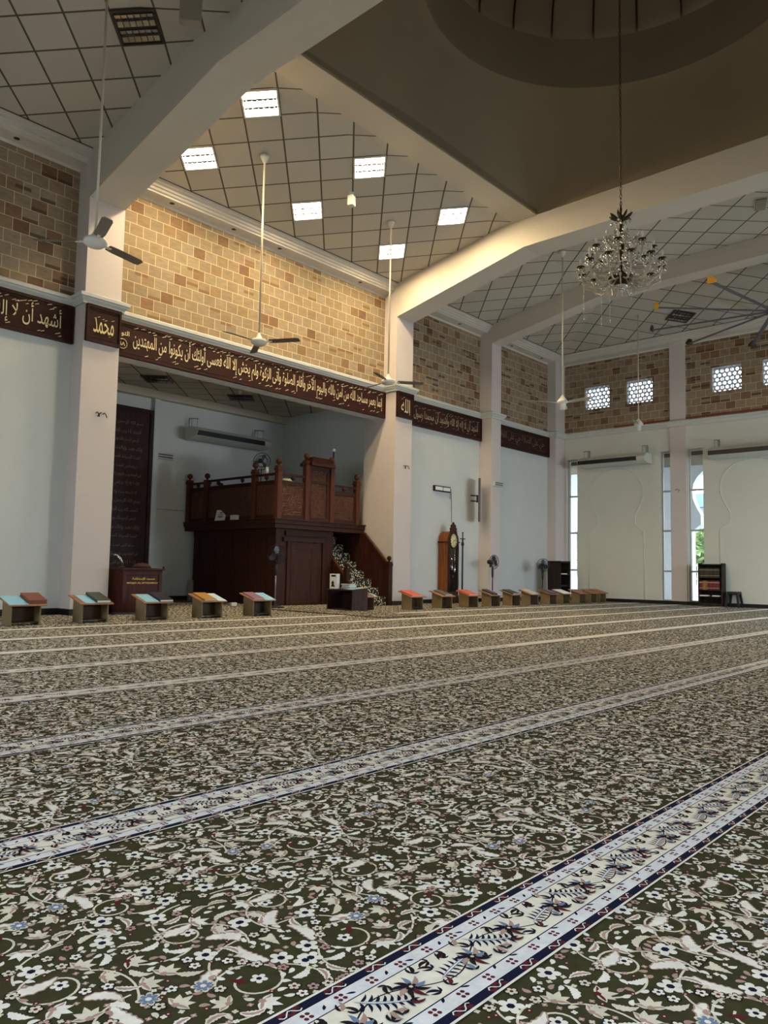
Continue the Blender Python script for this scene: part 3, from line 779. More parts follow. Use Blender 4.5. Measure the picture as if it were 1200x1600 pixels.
            if lod == 0:
                for u, v, a, c in ((0.02, -0.03, 0.6, LINE), (0.05, -0.042, 0.2, LINE), (0.1, -0.04, 2.2, PINK), (0.13, 0.044, 3.5, LINE), (0.2, 0.038, 0.4, LINE), (0.19, -0.045, 1.9, NAVY),
                                   (0.26, 0.045, 2.6, LINE), (0.29, 0.034, 0.4, MAROON), (0.3, -0.044, 0.9, BLUE), (0.22, -0.042, 0.3, MAROON), (0.12, -0.026, 5.2, MAROON), (0.03, 0.02, 1.2, LINE),
                                   (0.075, -0.022, 3.9, PINK), (0.245, 0.02, 1.8, LINE), (0.01, 0.045, 0.3, PINK), (0.31, 0.045, 2.9, LINE)):
                    o += up(leaf(u, v, 0.036, a, 1.5, 0.0048, c, 0)); o += up(leaf(u, v, 0.026, a+1.3, -0.9, 0.0036, LINE, 0)); o += up(leaf(u, v, 0.020, a-1.1, 0.9, 0.003, CREAM if c == PINK else NAVY, 0))
        return o
    top_z = max(p[0][:, 2].max() for p in cells)+0.0006
    borders = [pack(border(l), top_z) for l in range(3)]
    VV, TT, TM, QQ, QM = [], [], [], [], []; nv = 0
    def put(pk, x, y, fx=1, fy=1, dz=0.0):
        nonlocal nv
        v, t, tm, q, qm = pk
        w = v.copy(); w[:, 0] = w[:, 0]*fx+x; w[:, 1] = w[:, 1]*fy+y; w[:, 2] += dz
        VV.append(w); TT.append(t[:, ::-1]+nv if fx*fy < 0 else t+nv); TM.append(tm); QQ.append(q+nv); QM.append(qm); nv += len(w)
    SP = 1.245
    for k in range(-1, 8):
        top = 1.10+SP*k                       # far edge of stripe k
        lodb = 0 if k <= 2 else (1 if k <= 4 else 2)
        x0 = max(-1.9, 0.30*top-1.6)
        i0, i1 = int(x0/PW)-1, int(21.9/PW)
        for i in range(i0, i1+1):
            l = lodb if i*PW < 7 else max(lodb, 1 if k < 3 else 2)
            put(borders[l], i*PW+(0.13*k) % PW, top-HW)
        for row in range(2):
            y = top+row*CH
            if k == 7 and y > 11.3: continue
            i0, i1 = int(x0/CW)-1, int((21.9 if y < 12.2 else 13.6)/CW)
            for i in range(i0, i1):
                d = math.hypot(i*CW, y); l = 0 if d < 4.2 else (1 if d < 10 else 2)
                flip = -1 if (i+row) % 2 else 1
                put(cells[l], i*CW+(CW if flip < 0 else 0), y, flip, 1, ((i % 2)+2*row)*0.00003)
    # under the last rows and inside the recess
    for y in [1.10+SP*7+2*CH+CH*j for j in range(9)]:
        for i in range(int((6.1 if y > 12.0 else 3.0)/CW)+1, int((13.5 if y > 12.0 else 21.9)/CW)-1):
            if y+CH > 12.35 and y < 12.35 and not (6.4 < i*CW < 12.9): continue
            if y+CH > 16.4: continue
            put(cells[2], i*CW, y, 1, 1, (i % 2)*0.00003)
    # the pile itself
    VV.append(np.array([(XL, YB, 0), (XR, YB, 0), (XR, YW, 0), (XL, YW, 0), (5.8, YW, 0), (14.1, YW, 0), (14.1, 16.6, 0), (5.8, 16.6, 0)], float))
    QQ.append(np.array([(nv, nv+1, nv+2, nv+3), (nv+4, nv+5, nv+6, nv+7)])); QM.append(np.array([0, 0])); nv += 8
    V = np.concatenate(VV); T = np.concatenate(TT); Q = np.concatenate(QQ)
    mi = np.concatenate(TM+QM)
    me = bpy.data.meshes.new('floor')
    me.vertices.add(len(V)); me.vertices.foreach_set('co', V.astype(np.float32).ravel())
    nl = T.size+Q.size; me.loops.add(nl); me.loops.foreach_set('vertex_index', np.concatenate([T.ravel(), Q.ravel()]).astype(np.int32))
    me.polygons.add(len(T)+len(Q))
    me.polygons.foreach_set('loop_start', np.concatenate([np.arange(len(T))*3, T.size+np.arange(len(Q))*4]).astype(np.int32))
    me.polygons.foreach_set('material_index', mi.astype(np.int32))
    me.update(calc_edges=True); me.validate()
    def pile(name, c, var=0.1): return mat('carpet '+name, rgb(*c), 1.0, 0, var, 30, 0, spec=0.05)
    for m in (pile('dark olive', (62, 60, 40), 0.16), pile('cream', (212, 204, 186)), pile('dusty pink', (172, 142, 132)), pile('maroon', (92, 36, 40)), pile('navy', (26, 28, 52)),
              pile('slate blue', (112, 128, 158)), pile('moss', (84, 84, 56)), pile('white', (226, 222, 214)), pile('near black', (36, 30, 32)), pile('pale grey', (216, 217, 222)), pile('ivory', (226, 220, 206))):
        me.materials.append(m)
    o = bpy.data.objects.new('floor', me); COL.objects.link(o); o['kind'] = S
carpet()
# ================================================================== THINGS FIXED TO WALLS AND CEILING
def board(name, label, x0, x1, z0, z1, yface, text, tw, th, tx, tz, lm, grp=None, bold=0.012, wm='band_wood', marks=True, extra=None):
    """carved wooden board with Arabic lettering, facing the hall"""
    t = thing(name, label, 'inscription board', ((x0+x1)/2, yface, z0), 0, grp)
    xc = (x0+x1)/2; H = z1-z0; hw_ = (x1-x0)/2
    b = MB(); b.box(-hw_, 0, 0, hw_, 0.048, H)
    b.build('panel', [wm], t)
    f = MB(); e = 0.055
    for (a, c, d, g) in ((-hw_, hw_, 0, e), (-hw_, hw_, H-e, H), (-hw_, -hw_+e*0.6, e, H-e), (hw_-e*0.6, hw_, e, H-e)): f.box(a, -0.022, c if False else d, c, 0.0, g)
    for z in (e+0.012, H-e-0.03): f.box(-hw_+e, -0.012, z, hw_-e, 0, z+0.018)
    f.build('moulding', ['mahogany_dark'], t)
    l = MB()
    fn = lambda u, v: (tx-xc+u, -0.014, tz-z0+v)
    letter(l, shape(text), fn, tw, th, 0, bold)
    if marks:
        rn = random.Random(len(text)); n = int(tw/0.055)
        for k in range(n):
            u = (k+rn.random()*0.7)*tw/n; top = rn.random() < 0.68
            v = th*(0.86+0.2*rn.random()) if top else -th*(0.02+0.12*rn.random())
            L = th*0.16*(0.7+0.6*rn.random()); w = th*0.022
            p = [fn(u, v), fn(u+L, v+L*0.38), fn(u+L, v+L*0.38+w*1.5), fn(u, v+w)]
            l.add(p, [(0, 1, 2, 3)])
    if extra: extra(l, fn)
    l.build('lettering', [lm], t)
    return t
VERSE = 'إنما يعمر مساجد الله من آمن بالله واليوم الآخر وأقام الصلوة وآتى الزكوة ولم يخش إلا الله فعسى أولئك أن يكونوا من المهتدين'
def medal(l, fn):
    cx, cz = -0.20, 0.10
    pts = [fn(cx+0.085*math.cos(a), cz+0.085*math.sin(a)) for a in [2*math.pi*i/24 for i in range(25)]]
    l.tube(pts, 0.006, 4, 0, False)
    letter(l, shape('١٨'), lambda u, v: fn(cx-0.05+u, cz-0.035+v), 0.10, 0.07, 0, 0.02)
    letter(l, shape('التوبة'), lambda u, v: fn(cx-0.12+u, cz+0.13+v), 0.24, 0.11, 0, 0.012)
board('inscription_board', 'long dark carved board with a gilt Arabic verse above the mihrab recess', 6.40, 13.52, 4.49, 5.125, 12.33, VERSE, 6.58, 0.43, 6.82, 4.61, 'gold', extra=medal, bold=0.007)
board('inscription_board', 'dark Arabic inscription board on the wall beside the fan, cut by the photo edge', 2.4, 5.73, 4.49, 5.125, 12.33, 'أشهد أن لا إله إلا الله وحده لا شريك له', 2.9, 0.41, 2.62, 4.60, 'gold', bold=0.004)
board('inscription_board', 'square dark board with one yellowish gilt Arabic word on the big near pillar', 5.77, 6.375, 4.50, 5.125, 11.95, 'محمد', 0.36, 0.25, 5.885, 4.66, 'gold_warm', marks=True, bold=0.0)
board('inscription_board', 'square dark board with one pale gilt Arabic word on the pillar beyond the recess', 13.545, 14.135, 4.50, 5.125, 11.95, 'الله', 0.32, 0.33, 13.67, 4.63, 'gold', bold=0.004)
board('inscription_board', 'dark Arabic inscription board above the grandfather clock', 14.16, 17.57, 4.49, 5.125, 12.33, 'أشهد أن لا إله إلا الله وأشهد أن محمدا رسول الله', 3.05, 0.34, 14.34, 4.64, 'gold_dim', bold=0.008)
board('inscription_board', 'dark Arabic inscription board near the far corner, above the pedestal fan', 18.06, 21.29, 4.49, 5.125, 12.33, 'حي على الصلاة حي على الفلاح', 2.6, 0.32, 18.35, 4.65, 'gold_faint', bold=0.006)

# tall board of verses at the back of the recess
t = thing('verse_board', 'tall dark board covered with rows of faint Arabic, behind the lectern', 'inscription board', (9.0, 16.38, 0))
b = MB(); b.box(-0.78, 0.0, 0.1, 0.68, 0.1, 4.55); b.build('panel', [wood('verse board wood', rgb(52, 24, 20), 0.5)], t)
b = MB(); b.box(-0.78, -0.03, 0.1, -0.70, 0, 4.55); b.box(0.60, -0.03, 0.1, 0.68, 0, 4.55); b.box(-0.7, -0.03, 4.46, 0.6, 0, 4.55); b.build('frame', ['mahogany_dark'], t)
LINES = ['بسم الله الرحمن الرحيم', 'الحمد لله رب العالمين', 'الرحمن الرحيم مالك يوم الدين', 'إياك نعبد وإياك نستعين', 'اهدنا الصراط المستقيم', 'صراط الذين أنعمت عليهم',
         'غير المغضوب عليهم ولا الضالين', 'الله لا إله إلا هو الحي القيوم', 'لا تأخذه سنة ولا نوم']
l = MB()
for k in range(17):
    z = 4.1-0.205*k; w = 0.95-0.22*((k*7) % 3)/2
    letter(l, shape(LINES[k % len(LINES)]), (lambda u, v, z=z, w=w: (-0.05-w/2+u, -0.012, z+v)), w, 0.12, 0, 0.004, 2)
l.build('lettering', ['gold_faint'], t)

# ---- ceiling troffers
def troffer(lit, label, x, y, z, tilt, grp=None, parts=3, tiltx=False):
    t = thing('ceiling_light', label, 'ceiling light', (x, y, z), R_(-45), grp)
    T = Matrix.Rotation(R_(45), 4, 'Z') @ Matrix.Rotation(math.atan(SLOPE) if tiltx else 0, 4, 'Y') @ Matrix.Rotation(-math.atan(SLOPE) if tilt else 0, 4, 'X') @ Matrix.Rotation(R_(-45), 4, 'Z')
    b = MB(); b.T = T
    for q in ((-0.30, -0.30, 0.30, -0.27), (-0.30, 0.27, 0.30, 0.30), (-0.30, -0.27, -0.27, 0.27), (0.27, -0.27, 0.30, 0.27)): b.box(q[0], q[1], -0.028, q[2], q[3], -0.006)
    b.box(-0.27, -0.27, -0.010, 0.27, 0.27, -0.006)
    b.build('frame', ['white_paint' if lit else 'tray_and_shadow_line'], t)
    ys = (-0.18, 0.0, 0.18) if parts == 3 else (-0.13, 0.13)
    for yv in ys:
        g = MB(); g.T = T
        hwid = 0.062 if parts == 3 else 0.10
        if lit: g.box(-0.265, yv-hwid, -0.024, 0.265, yv+hwid, -0.016); g.build('diffuser', ['tube_on'], t)
        else:
            for s, zz in ((-1, 0), (1, 0)):
                g.quad((-0.26, yv, -0.012), (0.26, yv, -0.012), (0.26, yv+s*hwid, -0.03), (-0.26, yv+s*hwid, -0.03))
            g.build('reflector', ['reflector'], t)
    rows = ((-0.116, -0.064), (0.064, 0.116)) if lit else [(yv-0.1, yv+0.1) for yv in ys]
    for a_, c_ in rows:
        g = MB(); g.T = T
        if lit: g.box(-0.262, a_+0.012, -0.0185, 0.262, c_-0.012, -0.014)
        else: g.box(-0.262, (a_+c_)/2-0.003, -0.034, 0.262, (a_+c_)/2+0.003, -0.014)
        for k in range(7):
            xx_ = -0.26+0.52*k/6
            if lit: g.box(max(-0.262, xx_-0.036), a_, -0.026, min(0.262, xx_+0.036), c_, -0.014)
            else: g.box(xx_-0.004, a_, -0.034, xx_+0.004, c_, -0.014)
        g.build('louvre', ['louvre' if lit else 'tray_and_shadow_line'], t)
    return t
rowname = {9.42: 'row away from the stone wall', 11.11: 'row along the lit stone wall'}
colname = {7.235: 'beside the big near beam', 9.78: 'in the middle', 12.31: 'beside the far beam'}
for yv in (9.42, 11.11):
    for xv in (7.235, 9.78, 12.31):
        troffer(True, 'lit square ceiling light %s, %s' % (colname[xv], rowname[yv]), xv, yv, cz(yv), True, 'lit ceiling lights before the recess')
troffer(False, 'unlit mirrored ceiling light near the fan rod, this side of the big beam', 5.04, 9.36, cz(9.36), True, parts=2)
troffer(False, 'unlit dark ceiling light above the yellow-tipped fan blades', 20.58, 7.85, 7.935, False, parts=2, tiltx=True)
troffer(False, 'unlit recess ceiling light above the verse board', 9.1, 15.3, 5.05, False, parts=2)
troffer(False, 'unlit recess ceiling light above the pulpit', 11.45, 15.3, 5.05, False, parts=2)

# ---- ceiling fans on long rods
def fan(label, x, y, zh, ztop, ang, bm, long_body=False):
    t = thing('ceiling_fan', label, 'ceiling fan', (x, y, zh), 0, 'ceiling fans on long rods')
    b = MB(); b.lathe([(0.075, ztop-zh-0.01), (0.078, ztop-zh-0.03), (0.05, ztop-zh-0.09), (0.02, ztop-zh-0.15)], n=16); b.build('canopy', ['white_paint'], t)
    b = MB(); b.tube([(0, 0, 0.16), (0, 0, ztop-zh-0.1)], 0.016, 8); b.build('rod', ['pipe'], t)
    b = MB()
    if long_body: b.lathe([(0.016, 0.2), (0.045, 0.15), (0.095, 0.09), (0.125, 0.05), (0.12, 0.02), (0.085, 0.0), (0.075, -0.02), (0.065, -0.14), (0.02, -0.145)], n=20)
    else: b.lathe([(0.016, 0.17), (0.035, 0.12), (0.05, 0.10), (0.06, 0.06), (0.125, 0.05), (0.14, 0.03), (0.14, -0.01), (0.11, -0.03), (0.095, -0.045), (0.02, -0.05)], n=20)
    b.build('motor', ['white_paint'], t)
    for k in range(3):
        a = R_(ang+120*k); g = MB(); g.T = Matrix.Rotation(a, 4, 'Z')
        Rr = 0.74
        pts = [(0.19, -0.055), (0.30, -0.062), (Rr-0.05, -0.068), (Rr, -0.045), (Rr, 0.045), (Rr-0.05, 0.06), (0.30, 0.062), (0.19, 0.05)]
        tw = lambda xx_, yy_: 0.012-yy_*0.22
        g.prism(pts, lambda p, q: (p, q, tw(p, q)), lambda p, q: (p, q, tw(p, q)+0.006))
        o = g.build('blade', [bm], t)
        h = MB(); h.T = Matrix.Rotation(a, 4, 'Z'); h.box(0.10, -0.018, 0.004, 0.24, 0.018, 0.016); h.build('bracket', ['white_paint'], o)
    return t
fan('ceiling fan in front of the big near pillar', 4.31, 8.80, 4.755, 8.3, 14, 'blade')
fan('ceiling fan hanging in front of the lit stone wall above the long inscription', 8.09, 10.36, 4.70, cz(10.36), 60, 'blade')
fan('ceiling fan beside the pillar beyond the recess, at the far end of the long inscription', 11.43, 10.35, 4.66, cz(10.35), 82, 'blade')
fan('ceiling fan with tall white motor in the far corner bay', 15.48, 8.62, 4.70, 8.3, 145, 'blade_white', True)
fan('white ceiling fan low before the window wall cornice', 20.05, 8.83, 4.92, 8.20, 75, 'blade_white', True)

# ---- very large low-speed fan with yellow blade tips
t = thing('giant_fan', 'huge ceiling fan with long dark blades and yellow tips, by the window wall', 'ceiling fan', (18.9, 5.03, 7.0))
b = MB(); b.lathe([(0.02, 0.30), (0.10, 0.29), (0.12, 0.16), (0.16, 0.10), (0.17, 0.03), (0.16, -0.04), (0.08, -0.10), (0.02, -0.11)], n=24); b.build('hub', ['dark_grey'], t)
b = MB(); b.tube([(0, 0, 0.28), (0, 0, 1.31)], 0.05, 10); b.build('rod', ['dark_grey'], t)
for k in range(10):
    a = R_(62+36*k); g = MB(); g.T = Matrix.Rotation(a, 4, 'Z')
    prof = [(-0.055, 0.0), (-0.02, 0.022), (0.02, 0.018), (0.06, -0.004), (0.02, -0.008), (-0.02, -0.010)]
    g.prism(prof, lambda y, z: (0.14, y, z), lambda y, z: (2.76, y, z)); o = g.build('blade', ['dark_grey'], t)
    yel = k in (2, 3, 5, 7)
    g = MB(); g.T = Matrix.Rotation(a, 4, 'Z')
    g.prism([(-0.09, -0.02), (0.10, -0.03), (0.12, 0.02), (0.02, 0.13), (-0.08, 0.12)], lambda y, z: (2.76, y, z), lambda y, z: (2.80, y*0.9, z)); g.build('blade_tip', ['yellow' if yel else 'brown_plastic'], o)

# ---- chandelier under the dome
def chandelier():
    t = thing('chandelier', 'large crystal chandelier with curved glass arms hanging from a long dark chain', 'chandelier', (9.95, 4.62, 4.75))
    c = MB(); z = 1.30; k = 0
    while z < 8.5:
        pts = []
        for i in range(9):
            a = 2*math.pi*i/8; u, w = 0.014*math.cos(a), 0.036*math.sin(a)
            pts.append((u, 0, z+w) if k % 2 else (0, u, z+w))
        c.tube(pts, 0.0055, 4, 0, False); z += 0.058; k += 1
    c.build('chain', ['brass_dark'], t)
    s = MB()
    s.lathe([(0.006, 1.29), (0.02, 1.22), (0.012, 1.16), (0.035, 1.12), (0.05, 1.08), (0.025, 1.02), (0.02, 0.95), (0.045, 0.9), (0.05, 0.86), (0.022, 0.80), (0.02, 0.74), (0.055, 0.7),
             (0.05, 0.64), (0.02, 0.56), (0.02, 0.34), (0.05, 0.30), (0.075, 0.27), (0.03, 0.2), (0.006, 0.02)], n=14)
    s.build('stem', ['brass_dark'], t)
    d = MB(); d.lathe([(0.02, 0.225), (0.14, 0.24), (0.19, 0.225), (0.18, 0.205), (0.13, 0.17), (0.10, 0.14), (0.06, 0.12), (0.02, 0.115)], n=24); d.build('bowl', ['brass_dark'], t)
    d = MB(); d.lathe([(0.02, 0.115), (0.10, 0.11), (0.085, 0.085), (0.03, 0.075), (0.012, 0.06), (0.03, 0.05), (0.02, 0.03), (0.003, 0.015)], n=20); d.build('finial', ['crystal'], t)
    # leaf crown at the top
    for k in range(8):
        a = R_(45*k+10); ca, sa = math.cos(a), math.sin(a); g = MB()
        pts = [(r*ca, r*sa, zz) for r, zz in ((0.02, 1.07), (0.07, 1.085), (0.13, 1.12), (0.165, 1.15))]
        g.tube(pts, [0.010, 0.022, 0.022, 0.006], 6); g.build('crown_leaf', ['brass_dark'], t)
        if k % 2 == 0:
            g = MB(); g.ball((0.13*ca, 0.13*sa, 1.03), 0.018, 8, 0, 1.6); g.tube([(0.13*ca, 0.13*sa, 1.06), (0.14*ca, 0.14*sa, 1.19)], 0.003, 4); g.build('crystal_drop', ['crystal'], t)
    def arm(a, r, z0, z1, dip, sc):
        ca, sa = math.cos(a), math.sin(a); g = MB(); pts = []; N = 18
        for i in range(N+1):
            u = i/N
            rr = 0.06+(r-0.06)*(u**0.8)
            if u < 0.7: zz = z0+(dip-z0)*math.sin(math.pi/2*min(1, u/0.55)) if u < 0.55 else dip
            q = (u-0.55)/0.45
            if u >= 0.55: zz = dip+(z1-dip)*(q*q)
            rr = min(rr, r) if u < 0.75 else r*(0.93+0.07*math.sin((u-0.75)/0.25*math.pi/2))
            pts.append((rr*ca, rr*sa, zz))
        g.tube(pts, 0.0135*sc, 7); o = g.build('arm', ['arm_glass'], t)
        x, y, zt = pts[-1]
        g = MB(); g.lathe([(0.008, zt-0.01), (0.055*sc, zt+0.012), (0.06*sc, zt+0.022), (0.02, zt+0.014)], (x, y, 0), 14); g.build('drip_pan', ['brass_dark' if sc > 0.9 else 'crystal'], o)
        g = MB(); g.lathe([(0.011, zt+0.01), (0.011, zt+0.06), (0.014, zt+0.062), (0.022, zt+0.085), (0.018, zt+0.11), (0.003, zt+0.14)], (x, y, 0), 10); g.build('candle_bulb', ['bulb'], o)
        g = MB()
        for k in range(6):
            b_ = 2*math.pi*k/6; px, py = x+0.052*sc*math.cos(b_), y+0.052*sc*math.sin(b_)
            g.ball((px, py, zt-0.008), 0.008, 6); g.ball((px, py, zt-0.042), 0.013, 6, 0, 2.0)
        g.build('pendants', ['crystal'], o)
        return x, y, zt
    ends = []
    for k in range(12): ends.append(arm(R_(30*k+8), 0.56, 0.22, 0.37, 0.10, 1.0))
    ups = []
    for k in range(8): ups.append(arm(R_(45*k+20), 0.43, 0.40, 0.60, 0.33, 0.95))
    for k in range(5): arm(R_(72*k+5), 0.22, 0.60, 0.77, 0.55, 0.85)
    # swags of beads
    def swag(p, q, sag, n=9):
        g = MB()
        for i in range(n+1):
            u = i/n; g.ball((p[0]+(q[0]-p[0])*u, p[1]+(q[1]-p[1])*u, p[2]+(q[2]-p[2])*u-sag*math.sin(math.pi*u)), 0.012, 6)
        g.build('bead_swag', ['crystal'], t)
    for k in range(12):
        a, b_ = ends[k], ends[(k+1) % 12]; swag((a[0], a[1], a[2]), (b_[0], b_[1], b_[2]), 0.12)
    for k in range(8):
        a = ups[k]; swag((0.05*math.cos(R_(45*k+20)), 0.05*math.sin(R_(45*k+20)), 0.86), (a[0], a[1], a[2]+0.02), 0.05, 10)
    for k in range(12):
        a = R_(30*k+23); g = MB(); r = 0.33; x, y = r*math.cos(a), r*math.sin(a)
        g.tube([(0.12*math.cos(a), 0.12*math.sin(a), 0.18), (0.22*math.cos(a), 0.22*math.sin(a), 0.06), (x*0.95, y*0.95, 0.06), (x*1.1, y*1.1, 0.14)], 0.0085, 6)
        g.ball((x*1.1, y*1.1, 0.15), 0.02, 8, 0, 1.3); g.build('scroll', ['arm_glass'], t)
    # rings of drops round the stem and under the upper tiers
    for zc, rc, n_, s_ in ((1.00, 0.075, 6, 0.017), (0.90, 0.085, 7, 0.018), (0.80, 0.10, 8, 0.02), (0.70, 0.15, 10, 0.02), (0.62, 0.11, 8, 0.02), (0.52, 0.24, 12, 0.02), (0.46, 0.13, 9, 0.02), (0.36, 0.33, 14, 0.02), (0.30, 0.14, 10, 0.021), (0.20, 0.26, 12, 0.018), (0.24, 0.46, 18, 0.016)):
        for k in range(n_):
            a = 2*math.pi*(k+0.4)/n_; g = MB(); x, y = rc*math.cos(a), rc*math.sin(a)
            g.ball((x, y, zc), s_, 7, 0, 1.5); g.ball((x*0.97, y*0.97, zc+s_*2.1), s_*0.55, 6); g.build('crystal_drop', ['crystal'], t)
    # long loose strands that hang below
    rr, uu = cr, Vector((0, 0, 1))
    for dx, dy, z0, L in ((-0.50, 0.1, 0.20, 0.55), (-0.28, 0.0, 0.06, 0.56), (-0.10, 0.2, 0.05, 0.42), (0.18, 0.1, 0.14, 0.27)):
        px, py = rr.x*dx+cf.x*dy, rr.y*dx+cf.y*dy; g = MB(); zz = z0
        while zz > z0-L: g.ball((px, py, zz), 0.0065, 6); zz -= 0.021
        g.build('hanging_strand', ['crystal'], t)
chandelier()

# ---- small fittings on the ceiling
def ceil_box(label, x, y, z, rz, L=0.26):
    t = thing('ceiling_speaker', label, 'speaker', (x, y, z), rz)
    b = MB(); b.lathe([(0.05, 0.0), (0.05, -0.015), (0.02, -0.03), (0.018, -0.07)], n=12); b.build('mount', ['white_paint'], t)
    w_ = 0.075 if L < 0.3 else 0.135
    b = MB(); b.box(-w_, -0.06, -0.07-L, w_, 0.06, -0.07); b.build('body', ['speaker_grey' if L > 0.3 else 'ac_white'], t, bevel=0.012)
ceil_box('small box speaker hanging among the lit ceiling lights', 10.08, 10.17, cz(10.17), R_(20), 0.20)
ceil_box('grey speaker hanging from the ceiling at the top edge by the big beam', 5.12, 8.17, 8.3, R_(-38), 0.48)
t = thing('ceiling_unit', 'flat grey unit on the tiled ceiling beyond the chandelier, at the edge', 'ceiling unit', (15.95, 4.45, 8.3), R_(20))
b = MB(); b.box(-0.24, -0.10, -0.055, 0.24, 0.10, -0.02); b.build('casing', ['speaker_grey'], t, bevel=0.01)
b = MB(); b.box(-0.26, -0.12, -0.02, 0.26, 0.12, 0.0); b.build('plate', ['ac_white'], t)
def downlight(label, x, y=12.26, z=7.565):
    t = thing('downlight', label, 'downlight', (x, y, z), 0, 'recessed downlights in the crown moulding')
    b = MB(); b.lathe([(0.055, 0.0), (0.062, -0.004), (0.055, -0.01), (0.045, -0.009)], n=18); b.build('rim', ['crown'], t)
    b = MB(); b.lathe([(0.001, -0.0095), (0.047, -0.0095), (0.047, -0.0115), (0.001, -0.0115)], n=18); b.build('lens', ['brass_dark'], t)
for x, lb in ((4.63, 'small dark downlight in the crown moulding above the near dim stone wall'), (7.45, 'downlight in the crown moulding above the lit stones, first beyond the big pillar'),
              (8.86, 'downlight in the crown moulding above the lit stones, second beyond the big pillar'), (10.05, 'downlight in the crown moulding above the lit stones, third beyond the big pillar'),
              (12.5, 'downlight in the crown moulding above the lit stones, closest to the far beam'), (16.4, 'downlight in the crown moulding above the clock bay'),
              (19.0, 'downlight in the crown moulding of the corner bay, closer to its pillar'), (20.7, 'downlight in the crown moulding of the corner bay, closer to the corner')):
    downlight(lb, x)
t = thing('security_camera', 'small white dome camera on the recess ceiling above the pulpit', 'camera', (11.0, 14.75, 5.05))
b = MB(); b.lathe([(0.05, 0), (0.05, -0.03), (0.04, -0.035)], n=14); b.build('base', ['white_plastic'], t)
b = MB(); b.ball((0, 0, -0.05), 0.042, 12); b.build('dome', ['white_plastic'], t)

# ---- long air conditioners
def aircon(label, loc, rz, L, arms=True):
    t = thing('air_conditioner', label, 'air conditioner', loc, rz, None)
    # local: length along x, wall at y = 0, front towards -y
    prof = [(0, 0.30), (-0.36, 0.30), (-0.54, 0.20), (-0.56, 0.17), (-0.56, 0.12), (-0.50, 0.06), (-0.30, 0.0), (0, 0.0)]
    b = MB(); b.prism([(y*0.98, z) for y, z in prof], lambda y, z: (-L/2, y-0.04, z), lambda y, z: (L/2, y-0.04, z)); b.build('casing', ['ac_white'], t, bevel=0.012)
    g = MB(); g.box(-L/2+0.03, -0.607, 0.07, L/2-0.25, -0.555, 0.185); g.box(-L/2+0.03, -0.60, 0.08, L/2-0.25, -0.52, 0.088); g.build('air_outlet', ['black'], t)
    if arms:
        for s in (-1, 1):
            g = MB(); x = s*(L/2-0.14)
            g.tube([(x, -0.02, 0.56), (x, -0.42, 0.50)], 0.014, 6); g.tube([(x, -0.02, 0.56), (x, -0.02, 0.28)], 0.014, 6)
            g.tube([(x, -0.14, 0.54), (x, -0.14, 0.29)], 0.007, 6); g.tube([(x, -0.38, 0.505), (x, -0.38, 0.28)], 0.007, 6); g.build('bracket', ['grey_metal'], t)
    return t
aircon('long white air conditioner on the window wall near the corner', (XR, 10.3, 4.10), R_(-90), 2.15)
aircon('long white air conditioner above the bookcase, cut by the photo edge', (XR, 6.35, 4.06), R_(-90), 2.2)
t = aircon('long air conditioner hung on the dim back wall of the recess', (11.75, 16.44, 3.98), 0, 2.35)
# ---- boxes and displays on the walls
def louvre_box(label, x, y, z, w=0.40, h=0.14):
    t = thing('louvred_box', label, 'wall box', (x, y, z))
    b = MB(); b.box(-w/2, -0.08, 0, w/2, 0, h); b.build('casing', ['ac_white'], t, bevel=0.006)
    b = MB(); b.box(-w/2+0.03, -0.088, h*0.25, w/2-0.03, -0.078, h*0.38); b.box(-w/2+0.03, -0.088, h*0.6, w/2-0.03, -0.078, h*0.73); b.build('slot', ['black'], t)
louvre_box('small white louvred box on the far pillar beside the grey display', 17.86, 12.0, 3.21, 0.42, 0.15)
louvre_box('small white louvred box on the recess back wall beside the verse board', 10.06, 16.5, 3.42, 0.5, 0.17)
t = thing('prayer_display', 'black framed box with two blank white panes on the wall above the clock', 'display', (15.84, 12.4, 2.91))
b = MB(); b.box(-0.34, -0.07, 0, 0.34, 0, 0.15); b.build('frame', ['black'], t, bevel=0.005)
for x0, x1 in ((-0.31, -0.015), (0.015, 0.31)):
    b = MB(); b.box(x0, -0.076, 0.03, x1, -0.068, 0.12); b.build('pane', ['paper'], t)
b = MB(); b.tube([(0.34, -0.03, 0.11), (0.40, -0.03, 0.10), (0.44, -0.02, -0.05), (0.45, -0.02, -0.3), (0.46, -0.02, -0.78)], 0.006, 5); b.tube([(0.36, -0.03, 0.12), (0.385, -0.02, -0.05), (0.38, -0.02, -0.16)], 0.006, 5); b.build('cable', ['black'], t)
t = thing('wall_display', 'grey flat display seen edge-on, on a wall bracket by the far pillar', 'display', (17.18, 12.12, 2.2), R_(35))
b = MB(); b.box(-0.21, -0.045, 0, 0.21, 0.02, 1.17); b.build('screen_case', ['dark_grey'], t, bevel=0.01)
b = MB(); b.box(-0.08, 0.02, 0.52, 0.04, 0.07, 0.72); b.tube([(-0.04, 0.06, 0.7), (-0.16, 0.22, 0.7)], 0.02, 6); b.tube([(-0.04, 0.06, 0.55), (-0.16, 0.22, 0.55)], 0.02, 6); b.build('bracket', ['black'], t)
def cable_stub(label, x, z):
    t = thing('cable_stub', label, 'cable', (x, 12.0, z))
    b = MB()
    for dx, s in ((-0.07, 1), (0.0, -1), (0.06, 1)):
        b.tube([(dx, 0, 0), (dx+0.01, -0.03, 0.02), (dx+0.035*s, -0.04, -0.02), (dx+0.05*s, -0.035, -0.06)], 0.009, 5)
    b.build('wires', ['black'], t)
cable_stub('black wire ends sticking out of the big near pillar', 6.10, 3.33)
cable_stub('black wire ends sticking out of the pillar beyond the recess', 13.92, 3.34)
